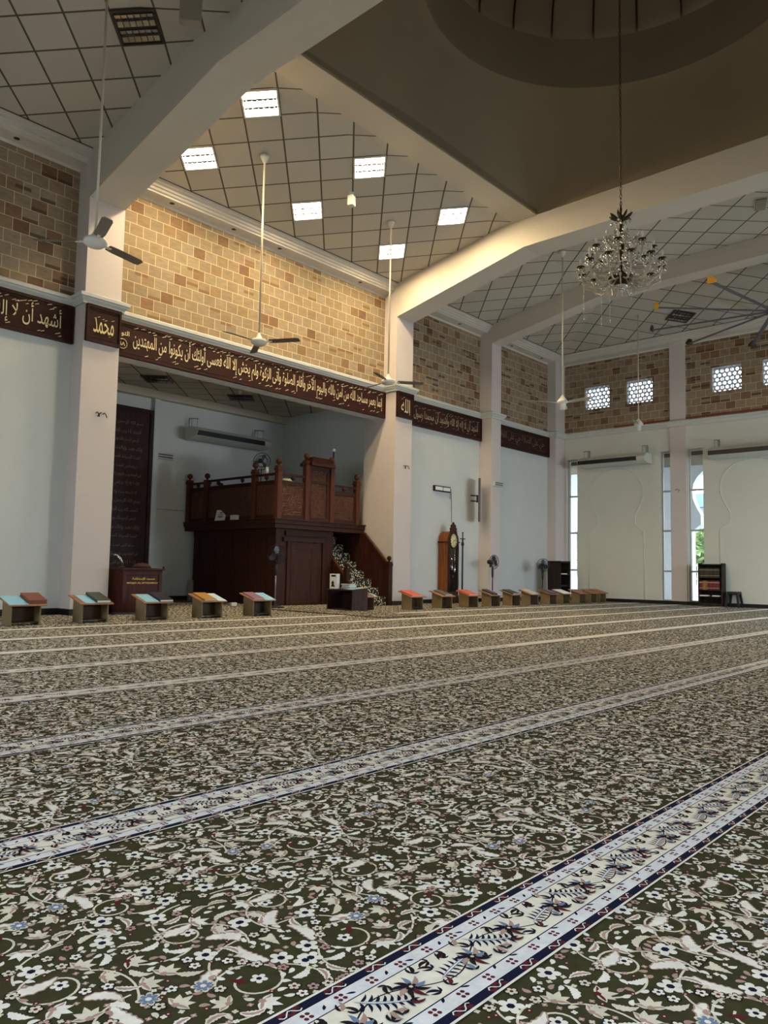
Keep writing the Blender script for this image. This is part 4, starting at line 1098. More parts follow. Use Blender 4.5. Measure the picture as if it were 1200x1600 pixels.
t = thing('cable_stub', 'small wire ends on the pale pilaster between the tall windows', 'cable', (XR-0.05, 8.46, 3.28))
b = MB(); b.tube([(0, 0.08, 0), (-0.03, 0.03, 0.03), (-0.03, -0.05, 0.0), (-0.02, -0.02, -0.05)], 0.008, 5); b.build('wires', ['dark_grey'], t)
# ================================================================== PULPIT (minbar)
def pulpit():
    t = thing('pulpit', 'carved dark mahogany pulpit platform with ball finials and carpeted stairs in the recess', 'pulpit', (10.75, 12.95, 0))
    # local axes: x to the wall (0 .. 2.74), y into the recess (0 .. 3.5)
    b = MB(); b.box(0.12, 0.14, 0, 1.86, 3.3, 1.70)
    for y in (0.5, 1.15, 1.8, 2.45, 3.1): b.box(0.108, y-0.04, 0.12, 0.12, y+0.04, 1.6)
    b.box(0.105, 0.14, 0.0, 0.12, 3.3, 0.12); b.box(0.105, 0.14, 1.55, 0.12, 3.3, 1.70); b.box(0.10, 0.125, 0, 0.20, 0.16, 1.70); b.build('body', ['mahogany'], t)
    f = MB(); f.box(0.42, 0.10, 0, 0.52, 0.14, 1.5); f.box(1.28, 0.10, 0, 1.38, 0.14, 1.5); f.box(0.30, 0.09, 1.42, 1.50, 0.14, 1.52); f.box(0.36, 0.085, 1.55, 1.56, 0.14, 1.66); f.box(1.5, 0.10, 0, 1.58, 0.14, 1.5)
    f.build('door_frame', ['mahogany'], t, bevel=0.006)
    d = MB(); d.box(0.52, 0.105, 0.02, 1.28, 0.14, 1.40)
    d.box(0.52, 0.095, 1.26, 1.28, 0.105, 1.40); d.box(0.52, 0.095, 0.02, 0.66, 0.105, 1.26); d.box(1.14, 0.095, 0.02, 1.28, 0.105, 1.26); d.box(0.66, 0.095, 0.02, 1.14, 0.105, 0.16)
    o = d.build('door', ['mahogany'], t, bevel=0.004)
    h = MB(); h.ball((1.22, 0.085, 0.72), 0.02, 8); h.build('handle', ['brass_dark'], o)
    s = MB(); s.box(-0.07, -0.04, 1.80, 2.76, 3.5, 1.90); s.box(-0.05, -0.02, 1.70, 2.74, 3.48, 1.80); s.box(-0.09, -0.06, 1.885, 2.78, 3.5, 1.915); s.build('platform', ['mahogany'], t, bevel=0.008)
    def post(x, y, h, z0=1.9, w=0.062, br=0.07, m='mahogany_post'):
        p = MB(); p.box(x-w, y-w, z0, x+w, y+w, h-0.02); p.box(x-w-0.014, y-w-0.014, h-0.10, x+w+0.014, y+w+0.014, h-0.04); p.box(x-w-0.008, y-w-0.008, h-0.02, x+w+0.008, y+w+0.008, h)
        o = p.build('post', [m], t, bevel=0.006)
        g = MB(); g.lathe([(0.03, h), (0.022, h+0.02), (0.03, h+0.035)], (x, y, 0), 12); g.ball((x, y, h+0.035+br*0.9), br, 16); g.build('ball_finial', [m], o)
    pz = 3.02
    front = [(0.02, 0.0, pz+0.05), (0.84, 0.0, 3.28), (1.62, 0.0, 3.28), (2.48, 0.0, 2.97)]
    side = [(0.02, 0.82, pz+0.02), (0.02, 2.68, 2.93), (0.02, 3.42, 2.97)]
    for p in front+side: post(*p)
    post(0.95, 3.40, 2.86, w=0.045, br=0.055); post(2.48, 3.40, 2.9)
    def panel(p, q, z1, carved=True):
        (x0, y0), (x1, y1) = p, q
        dx, dy = x1-x0, y1-y0; L = math.hypot(dx, dy); T = Matrix.Translation((x0, y0, 0)) @ Matrix.Rotation(math.atan2(dy, dx), 4, 'Z')
        g = MB(); g.T = T; e = 0.06
        g.box(0.04, -0.02, 1.90, L-0.04, 0.02, 2.0); g.box(0.04, -0.02, z1-0.09, L-0.04, 0.02, z1); g.box(0.04, -0.02, 2.0, 0.04+e, 0.02, z1-0.09); g.box(L-0.04-e, -0.02, 2.0, L-0.04, 0.02, z1-0.09)
        o = g.build('fence_panel', ['mahogany'], t, bevel=0.005)
        g = MB(); g.T = T; g.box(0.04+e, -0.008, 2.0, L-0.04-e, 0.008, z1-0.09); g.build('carving', ['carved'], o)
    def rail(p, q, z):
        (x0, y0), (x1, y1) = p, q; g = MB()
        dx, dy = x1-x0, y1-y0; L = math.hypot(dx, dy); g.T = Matrix.Translation((x0, y0, 0)) @ Matrix.Rotation(math.atan2(dy, dx), 4, 'Z')
        g.box(0.03, -0.025, z, L-0.03, 0.025, z+0.05); o = g.build('rail', ['mahogany'], t)
        n = max(1, int(L/0.9))
        for k in range(n):
            u = L*(k+0.5)/n if L < 2.4 else L*(k+1)/(n+1)
            h = MB(); h.T = g.T; h.lathe([(0.012, z-0.10), (0.045, z-0.06), (0.05, z-0.02), (0.03, z)], (u, 0, 0), 10); h.build('turned_knob', ['mahogany'], o)
    P = [(x, y) for x, y, _ in front]; Q = [P[0]]+[(x, y) for x, y, _ in side]
    panel(P[0], P[1], 2.76); rail(P[0], P[1], 2.87); panel(P[2], P[3], 2.66); rail(P[2], P[3], 2.76)
    for a, b_, z in ((Q[0], Q[1], 2.76), (Q[1], Q[2], 2.76), (Q[2], Q[3], 2.76)): panel(a, b_, z)
    for a, b_, z in ((Q[0], Q[1], 2.87), (Q[1], Q[2], 2.87), (Q[2], Q[3], 2.84)): rail(a, b_, z)
    panel((0.02, 3.42), (0.95, 3.42), 2.72); panel((0.95, 3.42), (2.48, 3.42), 2.72); panel((2.62, 0.0), (2.62, 3.42), 2.62)
    # tall gate with a little roof between the two middle posts
    g = MB(); g.box(0.91, -0.02, 1.9, 0.99, 0.03, 3.2); g.box(1.47, -0.02, 1.9, 1.55, 0.03, 3.2); g.box(0.99, -0.02, 3.08, 1.47, 0.03, 3.2); g.box(0.99, -0.02, 1.9, 1.47, 0.03, 1.98); g.box(0.99, -0.02, 2.78, 1.47, 0.03, 2.84)
    o = g.build('gate', ['mahogany'], t, bevel=0.005)
    g = MB(); g.box(0.99, 0.0, 1.98, 1.47, 0.015, 3.08); g.build('carving', ['carved'], o)
    g = MB(); a = [(0.86, -0.16, 3.22), (1.6, -0.16, 3.22), (1.6, 0.26, 3.22), (0.86, 0.26, 3.22)]; c = [(0.98, -0.06, 3.38), (1.48, -0.06, 3.38), (1.48, 0.16, 3.38), (0.98, 0.16, 3.38)]; e_ = [(0.86, -0.16, 3.17), (1.6, -0.16, 3.17), (1.6, 0.26, 3.17), (0.86, 0.26, 3.17)]
    g.add(e_+a+c, [(3, 2, 1, 0), (0, 1, 5, 4), (1, 2, 6, 5), (2, 3, 7, 6), (3, 0, 4, 7), (4, 5, 9, 8), (5, 6, 10, 9), (6, 7, 11, 10), (7, 4, 8, 11), (8, 9, 10, 11)]); g.build('gate_roof', ['mahogany'], t)
    # stairs coming down towards the hall along the pillar side
    n = 8; rise = 0.205; run = 0.245; x0, x1 = 1.90, 2.64; yb = -0.88
    st = MB()
    for k in range(n): st.box(x0, yb+run*k, 0, x1, yb+run*(k+1) if k < n-1 else yb+run*(k+1)+0.4, rise*(k+1)-0.012)
    o = st.build('stairs', ['mahogany_dark'], t)
    cp = MB()
    for k in range(n):
        y = yb+run*k; z = rise*(k+1)
        cp.box(x0+0.01, y-0.014, rise*k, x1-0.01, y, z); cp.box(x0+0.01, y-0.014, z-0.012, x1-0.01, y+run, z)
    cp.build('stair_carpet', ['stair_carpet'], o)
    def stringer(x, ya, za, yb2, zb2, w=0.035, name='balustrade', low=0.0):
        g = MB(); poly = [(ya, low), (ya, za), (yb2, zb2), (yb2, low)]
        g.prism(poly, lambda y, z: (x-w/2, y, z), lambda y, z: (x+w/2, y, z)); o2 = g.build(name, ['mahogany'], t)
        h = MB(); h.prism([(ya, za), (ya, za+0.05), (yb2, zb2+0.05), (yb2, zb2)], lambda y, z: (x-w, y, z), lambda y, z: (x+w, y, z)); h.build('handrail', ['mahogany_post'], o2)
    stringer(2.67, -0.86, 0.98, -0.12, 1.68); 
    g = MB(); g.box(2.655, -0.12, 0, 2.685, 1.1, 1.70); g.build('balustrade', ['mahogany'], t)
    post(2.67, -0.93, 1.02, 0.0, 0.055, 0.055, 'mahogany')
    stringer(1.87, -0.30, 0.62, 0.12, 1.02); stringer(1.87, -0.86, 0.16, -0.36, 0.55)
    post(1.87, -0.33, 0.86, 0.0, 0.05, 0.045, 'mahogany')
pulpit()
Z0 = 1.915
def box_thing(name, label, cat, loc, size, m, rz=0, grp=None, bevel=0.004, part=None):
    b = MB(); b.box(-size[0]/2, -size[1]/2, 0, size[0]/2, size[1]/2, size[2]); o = b.build(name, [m], bevel=bevel)
    o.location = loc; o.rotation_euler = (0, 0, rz); return tag(o, label, cat, grp)
t = thing('notice_sign', 'white notice leaning on the pulpit ledge, with small black writing', 'sign', (10.70, 14.98, Z0), R_(-80))
b = MB(); b.add([(-0.16, 0, 0), (0.16, 0, 0), (0.16, 0.07, 0.26), (-0.16, 0.07, 0.26), (-0.16, 0.008, 0), (0.16, 0.008, 0), (0.16, 0.078, 0.26), (-0.16, 0.078, 0.26)], [(0, 1, 2, 3), (7, 6, 5, 4), (0, 4, 5, 1), (1, 5, 6, 2), (2, 6, 7, 3), (3, 7, 4, 0)]); b.build('card', ['paper'], t)
b = MB()
for x0, x1, v in ((-0.05, 0.05, 0.66), (-0.04, 0.04, 0.72), (-0.08, 0.08, 0.50), (-0.09, 0.09, 0.36), (-0.06, 0.06, 0.30)):
    b.add([(x0, 0.07*v-0.002, 0.26*v), (x1, 0.07*v-0.002, 0.26*v), (x1, 0.07*(v+0.05)-0.002, 0.26*(v+0.05)), (x0, 0.07*(v+0.05)-0.002, 0.26*(v+0.05))], [(0, 1, 2, 3)])
b.build('print', ['black'], t)
box_thing('tissue_box', 'small white box on the pulpit ledge beside the leaning notice', 'box', (10.70, 14.40, Z0), (0.10, 0.20, 0.11), 'white_plastic')
t = thing('cup', 'white cup standing on the pulpit rail between two posts', 'cup', (10.77, 13.35, 2.92))
b = MB(); b.lathe([(0.028, 0), (0.034, 0.05), (0.038, 0.12), (0.034, 0.12), (0.03, 0.01)], n=14); b.build('body', ['white_plastic'], t)
b = MB(); b.lathe([(0.036, 0.12), (0.036, 0.15), (0.01, 0.155)], n=14); b.build('lid', ['white_plastic'], t)
t = thing('rolled_mat', 'cream rolled mat showing just above the carved pulpit panel', 'mat', (11.18, 13.25, Z0))
b = MB(); b.T = Matrix.Rotation(R_(7), 4, 'Y'); b.lathe([(0.12, 0.018), (0.125, 0.05), (0.125, 0.90), (0.11, 0.93), (0.07, 0.93), (0.065, 0.90), (0.03, 0.90), (0.025, 0.92), (0.001, 0.92)], n=24); b.build('roll', [mat('cream fabric', rgb(214, 202, 170), 0.9)], t)
t = thing('staff', 'thin dark staff with a white ball top, standing behind the pulpit gate', 'staff', (12.62, 13.15, Z0))
b = MB(); b.tube([(0, 0, 0), (0, 0, 1.72)], 0.016, 8); b.build('pole', ['black'], t); b = MB(); b.ball((0, 0, 1.76), 0.042, 12); b.build('knob', ['white_plastic'], t)

def pedestal_fan(label, x, y, z, rz, head, pole_m='black', h=1.08, cage_r=0.19):
    t = thing('pedestal_fan', label, 'pedestal fan', (x, y, z), rz, None)
    b = MB(); b.lathe([(0.20, 0), (0.20, 0.018), (0.16, 0.03), (0.04, 0.045), (0.025, 0.08)], n=24); b.build('base', ['black'], t)
    b = MB(); b.tube([(0, 0, 0.04), (0, 0, h-0.12)], 0.015, 8); b.build('pole', [pole_m], t)
    b = MB(); b.lathe([(0.012, h-0.44), (0.026, h-0.40), (0.033, h-0.30), (0.03, h-0.2), (0.018, h-0.14)], n=12); b.build('control_box', ['black'], t)
    T = Matrix.Translation((0, 0, h)) @ Matrix.Rotation(head, 4, 'X')
    b = MB(); b.T = T; b.lathe([(0.02, 0.17), (0.055, 0.16), (0.06, 0.06), (0.05, 0.02), (0.02, 0.0)], axis='y', n=14); b.box(-0.02, 0.04, -0.14, 0.02, 0.10, 0.0); b.build('motor', ['black'], t)
    g = MB(); g.T = T
    sw = lambda p, q, r: (p, r, q)
    g.torus((0, -0.05, 0), cage_r, 0.007, 28, 5, 0, sw); g.torus((0, -0.05, 0), cage_r*0.66, 0.002, 24, 4, 0, sw); g.torus((0, -0.09, 0), cage_r*0.36, 0.002, 20, 4, 0, sw)
    for k in range(36):
        a = 2*math.pi*k/36; ca, sa = math.cos(a), math.sin(a)
        g.tube([(0.05*ca, -0.105, 0.05*sa), (cage_r*0.6*ca, -0.09, cage_r*0.6*sa), (cage_r*ca, -0.05, cage_r*sa), (cage_r*0.6*ca, 0.0, cage_r*0.6*sa), (0.05*ca, 0.01, 0.05*sa)], 0.0024, 3, 0, False)
    g.lathe([(0.045, -0.10), (0.045, -0.112), (0.01, -0.115)], axis='y', n=14); g.build('guard', ['black_metal'], t)
    for k in range(3):
        q = MB(); q.T = T @ Matrix.Rotation(R_(120*k+20), 4, 'Y'); r = cage_r*0.88
        q.prism([(0.02, -0.02), (r*0.5, -0.075), (r*0.95, -0.06), (r, 0.01), (r*0.6, 0.05), (0.02, 0.02)], lambda u, v: (u, -0.045-v*0.3, v), lambda u, v: (u, -0.041-v*0.3, v)); q.build('blade', [mat('smoky fan blade', rgb(70, 72, 84), 0.3)], t)
    return t
pedestal_fan('black pedestal fan by the far pillar, turned towards the wall', 17.42, 11.82, 0, R_(77), 0.0, h=1.1)
pedestal_fan('black pedestal fan in front of the dark shelf in the corner', 19.98, 11.78, 0, R_(-42), 0.0, h=1.06)
pedestal_fan('black pedestal fan with a pale stem in front of the pulpit door', 10.33, 12.42, 0, R_(-25), 0.0, 'grey_metal', 1.1, 0.2)
t = thing('small_fan', 'small black fan seen edge-on above the pulpit rail', 'fan', (11.10, 13.98, Z0), R_(125))
b = MB(); b.lathe([(0.14, 0), (0.14, 0.02), (0.02, 0.04)], n=18); b.build('base', ['black'], t); b = MB(); b.tube([(0, 0, 0.03), (0, 0, 1.2)], 0.012, 8); b.build('pole', ['black'], t)
g = MB(); sw = lambda p, q, r: (p, r, q); g.torus((0, -0.04, 1.38), 0.2, 0.008, 28, 5, 0, sw); g.torus((0, -0.09, 1.38), 0.13, 0.005, 24, 4, 0, sw); g.torus((0, 0.01, 1.38), 0.13, 0.005, 24, 4, 0, sw)
for k in range(16):
    a = 2*math.pi*k/16; ca, sa = math.cos(a), math.sin(a); g.tube([(0.13*ca, -0.09, 1.38+0.13*sa), (0.2*ca, -0.04, 1.38+0.2*sa), (0.13*ca, 0.01, 1.38+0.13*sa)], 0.002, 3, 0, False)
g.build('guard', ['black_metal'], t); b = MB(); b.lathe([(0.02, 0.12), (0.05, 0.1), (0.05, 0.0), (0.02, -0.02)], (0, 0, 1.38), 12, 0, 'y'); b.build('motor', ['black'], t)
for k in range(3):
    q = MB(); q.T = Matrix.Translation((0, 0, 1.38)) @ Matrix.Rotation(R_(120*k), 4, 'Y'); q.prism([(0.02, -0.02), (0.1, -0.06), (0.17, -0.04), (0.17, 0.02), (0.02, 0.02)], lambda u, v: (u, -0.04, v), lambda u, v: (u, -0.036, v)); q.build('blade', ['dark_grey'], t)

# ================================================================== LECTERN
t = thing('lectern', 'low red-brown wooden lectern with gold lettering, beside the big pillar', 'lectern', (6.87, 11.75, 0))
b = MB(); b.box(-0.38, 0.0, 0.035, 0.38, 0.5, 0.74); b.build('body', ['lectern_wood'], t, bevel=0.006)
b = MB(); b.box(-0.37, -0.012, 0.09, -0.30, 0, 0.72); b.box(0.30, -0.012, 0.09, 0.37, 0, 0.72); b.box(-0.30, -0.012, 0.66, 0.30, 0, 0.72); b.box(-0.30, -0.012, 0.09, 0.30, 0, 0.14); b.build('front_frame', ['lectern_wood'], t, bevel=0.004)
b = MB(); b.box(-0.41, -0.03, 0.74, 0.41, 0.53, 0.775); b.build('top', ['lectern_wood'], t, bevel=0.008)
b = MB(); b.box(-0.375, 0.01, 0, 0.375, 0.49, 0.035); b.build('plinth', ['dark_grey'], t)
for s in (-1, 1):
    b = MB(); b.ball((s*0.385, -0.01, 0.795), 0.02, 10); b.build('corner_knob', ['brass_dark'], t)
l = MB(); letter(l, shape('مسجد الإستقامة'), lambda u, v: (-0.19+u, -0.006, 0.565+v), 0.42, 0.055, 0, 0.012); letter(l, 'MASJID AL-ISTIQAMAH', lambda u, v: (-0.285+u, -0.006, 0.505+v), 0.57, 0.034, 0, 0.02); l.build('lettering', ['gold_bright'], t)
t = thing('microphone', 'chrome gooseneck microphone on the lectern beside the pillar', 'microphone', (6.62, 12.0, 0.775))
b = MB(); b.lathe([(0.05, 0), (0.05, 0.015), (0.015, 0.03)], n=14); b.build('base', ['black'], t)
b = MB(); b.tube([(0, 0, 0.02), (0.0, 0, 0.10), (-0.03, 0, 0.17), (-0.09, 0, 0.21), (-0.16, 0, 0.215)], 0.010, 8); b.tube([(0.04, 0.02, 0.02), (0.02, 0.02, 0.10), (-0.08, 0.02, 0.2)], 0.009, 8); b.build('gooseneck', ['chrome'], t)
b = MB(); b.ball((-0.18, 0, 0.21), 0.024, 10); b.build('capsule', ['black'], t)
t = thing('cloth_cover', 'dark rounded lump of cloth lying on top of the lectern', 'cloth', (6.98, 11.98, 0.775))
b = MB(); b.lathe([(0.16, 0.002), (0.155, 0.03), (0.12, 0.065), (0.06, 0.085), (0.002, 0.09)], n=18); b.build('cloth', [mat('dark red cloth', rgb(58, 30, 28), 0.9)], t)

# ================================================================== GRANDFATHER CLOCK
def clock():
    t = thing('grandfather_clock', 'tall wooden grandfather clock with carved crest and cream dial against the wall', 'clock', (15.965, 12.05, 0)); t.scale = (0.76, 1, 1)
    def arch(w, z0, zs_, h, n=14): return [(-w, z0), (-w, zs_)]+[(-w*math.cos(math.pi*i/n), zs_+h*math.sin(math.pi*i/n)) for i in range(1, n)]+[(w, zs_), (w, z0)]
    b = MB(); b.prism(arch(0.285, 0.18, 1.62, 0.25), lambda x, z: (x, 0.03, z), lambda x, z: (x, 0.33, z)); b.build('case', ['clock_wood'], t)
    b = MB(); b.box(-0.32, 0.0, 0, 0.32, 0.34, 0.2); b.box(-0.305, 0.01, 0.2, 0.305, 0.34, 0.24); b.build('plinth', ['clock_dark'], t, bevel=0.008)
    b = MB()
    o_, i_ = arch(0.285, 0.24, 1.62, 0.25), arch(0.215, 0.30, 1.62, 0.19); n = len(o_)
    b.add([(x, 0.0, z) for x, z in o_]+[(x, 0.0, z) for x, z in i_]+[(x, 0.03, z) for x, z in o_]+[(x, 0.03, z) for x, z in i_],
          [(k, (k+1) % n, n+(k+1) % n, n+k) for k in range(n)]+[(k, 2*n+k, 2*n+(k+1) % n, (k+1) % n) for k in range(n)]+[(n+k, n+(k+1) % n, 3*n+(k+1) % n, 3*n+k) for k in range(n)]); b.build('door_frame', ['clock_dark'], t)
    b = MB(); b.prism(arch(0.215, 0.30, 1.42, 0.03), lambda x, z: (x, 0.018, z), lambda x, z: (x, 0.026, z)); b.build('door_glass', ['dark_glass'], t)
    b = MB(); b.lathe([(0.001, 0.0), (0.175, 0.0), (0.185, 0.012), (0.185, 0.03), (0.001, 0.03)], (0, 0.0, 1.62), 32, 0, 'y'); d = b.build('dial', ['cream_dial'], t)
    b = MB(); sw = lambda p, q, r: (p, r, q); b.torus((0, 0.0, 1.62), 0.188, 0.012, 32, 6, 0, sw); b.build('dial_ring', ['brass_dark'], d)
    b = MB()
    for k in range(12):
        a = R_(30*k); b.T = Matrix.Translation((0, -0.004, 1.62)) @ Matrix.Rotation(a, 4, 'Y'); b.box(-0.006, 0, 0.125, 0.006, 0.003, 0.16)
    b.build('hour_marks', ['black'], d)
    for a, L in ((R_(215), 0.09), (R_(75), 0.13)):
        b = MB(); b.T = Matrix.Translation((0, -0.008, 1.62)) @ Matrix.Rotation(a, 4, 'Y'); b.box(-0.006, 0, -0.02, 0.006, 0.003, L); b.build('hand', ['black'], d)
    b = MB(); b.prism([(-0.19, 1.80), (-0.15, 1.90), (-0.17, 1.95), (-0.11, 1.97), (-0.12, 2.03), (-0.05, 2.05), (0, 2.11), (0.05, 2.05), (0.12, 2.03), (0.11, 1.97), (0.17, 1.95), (0.15, 1.90), (0.19, 1.80), (0, 1.88)], lambda x, z: (x, -0.01, z), lambda x, z: (x, 0.05, z)); b.build('crest', ['clock_dark'], t, bevel=0.008)
    b = MB(); b.box(-0.33, -0.015, 1.57, -0.27, 0.34, 1.60); b.box(0.27, -0.015, 1.57, 0.33, 0.34, 1.60); b.build('hood_ledge', ['clock_dark'], t)
    for s in (-1, 1):
        b = MB(); b.lathe([(0.014, 0.34), (0.02, 0.5), (0.013, 0.9), (0.02, 1.4), (0.014, 1.56)], (s*0.25, -0.008, 0), 10); b.build('column', ['clock_dark'], t)
    b = MB(); b.tube([(0, 0.012, 1.35), (0, 0.012, 0.72)], 0.005, 6); b.lathe([(0.001, 0.005), (0.06, 0.005), (0.06, 0.014), (0.001, 0.014)], (0, 0, 0.68), 20, 0, 'y'); b.build('pendulum', ['brass_dark'], t)
    for x, z in ((-0.08, 0.86), (0.08, 0.80)):
        b = MB(); b.lathe([(0.02, z), (0.022, z+0.01), (0.022, z+0.2), (0.004, z+0.22), (0.003, 1.35)], (x, 0.008, 0), 10); b.build('weight', ['chrome'], t)
clock()
t = thing('flag_staff', 'thin dark staff with a cross-shaped finial standing beside the clock', 'staff', (16.56, 12.2, 0))
b = MB(); b.tube([(0, 0, 0), (0, 0, 1.72)], 0.022, 8); b.lathe([(0.022, 1.5), (0.042, 1.53), (0.042, 1.58), (0.022, 1.62)], n=10); b.build('pole', ['black'], t)
b = MB(); b.tube([(-0.09, 0, 1.70), (0.09, 0, 1.70)], 0.011, 6); b.ball((-0.09, 0, 1.7), 0.018, 8); b.ball((0.09, 0, 1.7), 0.018, 8); b.tube([(0, 0, 1.7), (0, 0, 1.84)], 0.016, 6); b.ball((0, 0, 1.86), 0.024, 8); b.build('finial', ['black'], t)
box_thing('white_strip', 'narrow white upright strip against the wall between clock and dark staff', 'board', (16.38, 12.30, 0), (0.15, 0.03, 1.5), 'paper')

# ================================================================== SHELVES AND STOOL
def shelf_unit(label, loc, rz, w, d, h, zs_):
    t = thing('bookcase', label, 'bookcase', loc, rz)
    # local: opening towards -y
    for s in (-1, 1):
        b = MB(); b.box(s*w/2-0.012 if s < 0 else w/2-0.012, -d/2, 0, s*w/2+0.012, d/2, h); b.build('side_panel', ['shelf_wood'], t)
    b = MB(); b.box(-w/2, d/2-0.015, 0.02, w/2, d/2, h-0.02); b.build('back_panel', ['shelf_wood'], t)
    b = MB(); b.box(-w/2-0.012, -d/2, h-0.05, w/2+0.012, d/2, h-0.025); b.build('top', ['shelf_wood'], t)
    for z in zs_:
        b = MB(); b.box(-w/2+0.012, -d/2+0.005, z-0.018, w/2-0.012, d/2-0.015, z); b.build('shelf', ['shelf_wood'], t)
    b = MB(); b.box(-w/2+0.012, -d/2+0.01, 0, w/2-0.012, -d/2+0.03, zs_[0]-0.018); b.build('kickboard', ['shelf_wood'], t)
    return t
shelf_unit('black-brown bookcase with two rows of books between window and stool', (21.70, 7.50, 0), R_(-90), 0.62, 0.30, 1.18, [0.08, 0.27, 0.45, 0.79])
shelf_unit('dark nearly empty shelf unit standing in the corner behind a pedestal fan', (20.80, 11.70, 0), 0, 0.56, 0.44, 1.20, [0.10, 0.45, 0.8])
def spine_book(label, grp, y, z, th, h, col, band):
    o = thing('book', label, 'book', (21.575, y, z), 0, grp)
    b = MB(); b.box(0, -th/2, 0, 0.17, th/2, h); b.build('cover', [col], o)
    b = MB(); b.box(-0.0015, -th/2+0.001, h*0.16, 0.001, th/2-0.001, h*0.22); b.box(-0.0015, -th/2+0.001, h*0.76, 0.001, th/2-0.001, h*0.84); b.build('spine_band', [band], o)
cv = [mat('book cover %d' % i, rgb(*c), 0.5) for i, c in enumerate(((60, 46, 36), (74, 60, 44), (50, 50, 48), (110, 36, 44), (128, 46, 52), (150, 112, 60), (168, 120, 60)))]
gb = M['gold_dim']; wb = mat('pale spine label', rgb(206, 190, 176), 0.5)
for k in range(13):
    y = 7.775-0.042*k; spine_book('dark book with gilt bands in the upper row of the bookcase', 'books in the upper row of the bookcase', y, 0.79, 0.034, 0.255, cv[(0, 1, 2)[k % 3]], gb)
for k in range(13):
    y = 7.775-0.042*k
    if 2 <= k <= 4: spine_book('tan book among the maroon ones in the second row of the bookcase', 'tan books in the second row', y, 0.45, 0.034, 0.25, cv[5+k % 2], gb)
    else: spine_book('maroon book with pale labels in the second row of the bookcase', 'maroon books in the second row', y, 0.45, 0.034, 0.25, cv[3+k % 2], wb)
for y, lb in ((7.70, 'white booklets lying flat in the bookcase, on the side by the window'), (7.36, 'white booklets lying flat in the bookcase, on the side by the stool')):
    box_thing('booklet', lb, 'booklet', (21.70, y, 0.27), (0.2, 0.22, 0.035), 'paper')
for y, z, lb in ((11.66, 0.8, 'white papers on the top shelf of the corner unit'), (11.66, 0.45, 'blue folder on the lower shelf of the corner unit')):
    box_thing('papers', lb, 'papers', (20.82, y, z), (0.36, 0.26, 0.03), 'paper' if z > 0.5 else mat('navy folder', rgb(36, 40, 78), 0.5))
t = thing('stool', 'black plastic stool beside the bookcase', 'stool', (21.72, 6.93, 0))
b = MB(); b.box(-0.15, -0.15, 0.385, 0.15, 0.15, 0.42); b.box(-0.135, -0.135, 0.34, 0.135, 0.135, 0.385); b.build('seat', ['black'], t, bevel=0.015)
for sx in (-1, 1):
    for sy in (-1, 1):
        b = MB(); b.prism([(-0.03, -0.03), (0.03, -0.03), (0.03, 0.03), (-0.03, 0.03)], lambda x, y: (sx*0.165+x*0.8, sy*0.165+y*0.8, 0), lambda x, y: (sx*0.115+x, sy*0.115+y, 0.385)); b.build('leg', ['black'], t)

# ================================================================== BOOKSTANDS ALONG THE FRONT ROW
def bookstand(label, x, y, body='stand_wood', top='stand_top', rz=0):
    t = thing('bookstand', label, 'bookstand', (x, y, 0), rz, 'low wooden bookstands along the front row')
    for s in (-1, 1):
        b = MB(); b.prism([(-0.14, 0), (0.13, 0), (0.13, 0.345), (-0.14, 0.265)], lambda yy_, z: (s*0.19-0.009, yy_, z), lambda yy_, z: (s*0.19+0.009, yy_, z)); b.build('side_panel', [body], t)
    b = MB(); b.box(-0.18, 0.04, 0.02, 0.18, 0.055, 0.30); b.build('back_panel', ['stand_dark'], t)
    b = MB(); b.box(-0.18, -0.12, 0.03, 0.18, 0.04, 0.045); b.build('shelf', ['stand_dark'], t)
    b = MB(); P = [(-0.20, 0.25), (0.19, 0.366), (0.19, 0.382), (-0.20, 0.266)]
    b.prism(P, lambda yy_, z: (-0.25, yy_, z), lambda yy_, z: (0.25, yy_, z)); b.build('top', [top], t, bevel=0.003)
    return t
def on_top(name, label, cat, X, Y, x0, x1, y0, y1, th, m, edge=None, rz=0):
    """a flat thing lying on the slope of a bookstand"""
    k = (0.382-0.266)/0.39; zf = lambda yy_: 0.266+(yy_+0.20)*k
    t = thing(name, label, cat, (X, Y, zf((y0+y1)/2)))
    zc = zf((y0+y1)/2); b = MB(); g = MB()
    def slab(mb, a, c, d, e, h0, h1): mb.add([(x, yy_, zf(yy_)-zc+h+0.002) for h in (h0, h1) for x, yy_ in ((a, d), (c, d), (c, e), (a, e))], [(3, 2, 1, 0), (4, 5, 6, 7), (0, 1, 5, 4), (1, 2, 6, 5), (2, 3, 7, 6), (3, 0, 4, 7)])
    if edge:
        slab(b, x0, x1, y0, y1, th-0.005, th); slab(b, x0, x1, y0, y1, 0, 0.005); slab(b, x0, x0+0.005, y0, y1, 0.005, th-0.005); b.build('cover', [m], t)
        slab(g, x0+0.005, x1-0.006, y0+0.005, y1-0.005, 0.005, th-0.005); g.build('page_block', [edge], t)
    else:
        slab(b, x0, x1, y0, y1, 0, th); b.build('sheet', [m], t)
def cm(name, *c): return mat(name, rgb(*c), 0.5)
BW = 0.382
olive, brown, dgreen, black_, red_, orange_, dgrey, white_, purple = (cm('cover olive', 112, 104, 62), cm('cover red brown', 120, 66, 48), cm('cover dark green', 52, 62, 54), cm('cover black', 30, 32, 42),
    cm('cover coral', 206, 92, 74), cm('cover orange red', 214, 96, 66), cm('cover dark grey', 66, 62, 60), cm('cover white', 226, 224, 222), cm('cover mauve', 140, 96, 120))
gold_c = cm('cover ochre', 168, 126, 52)
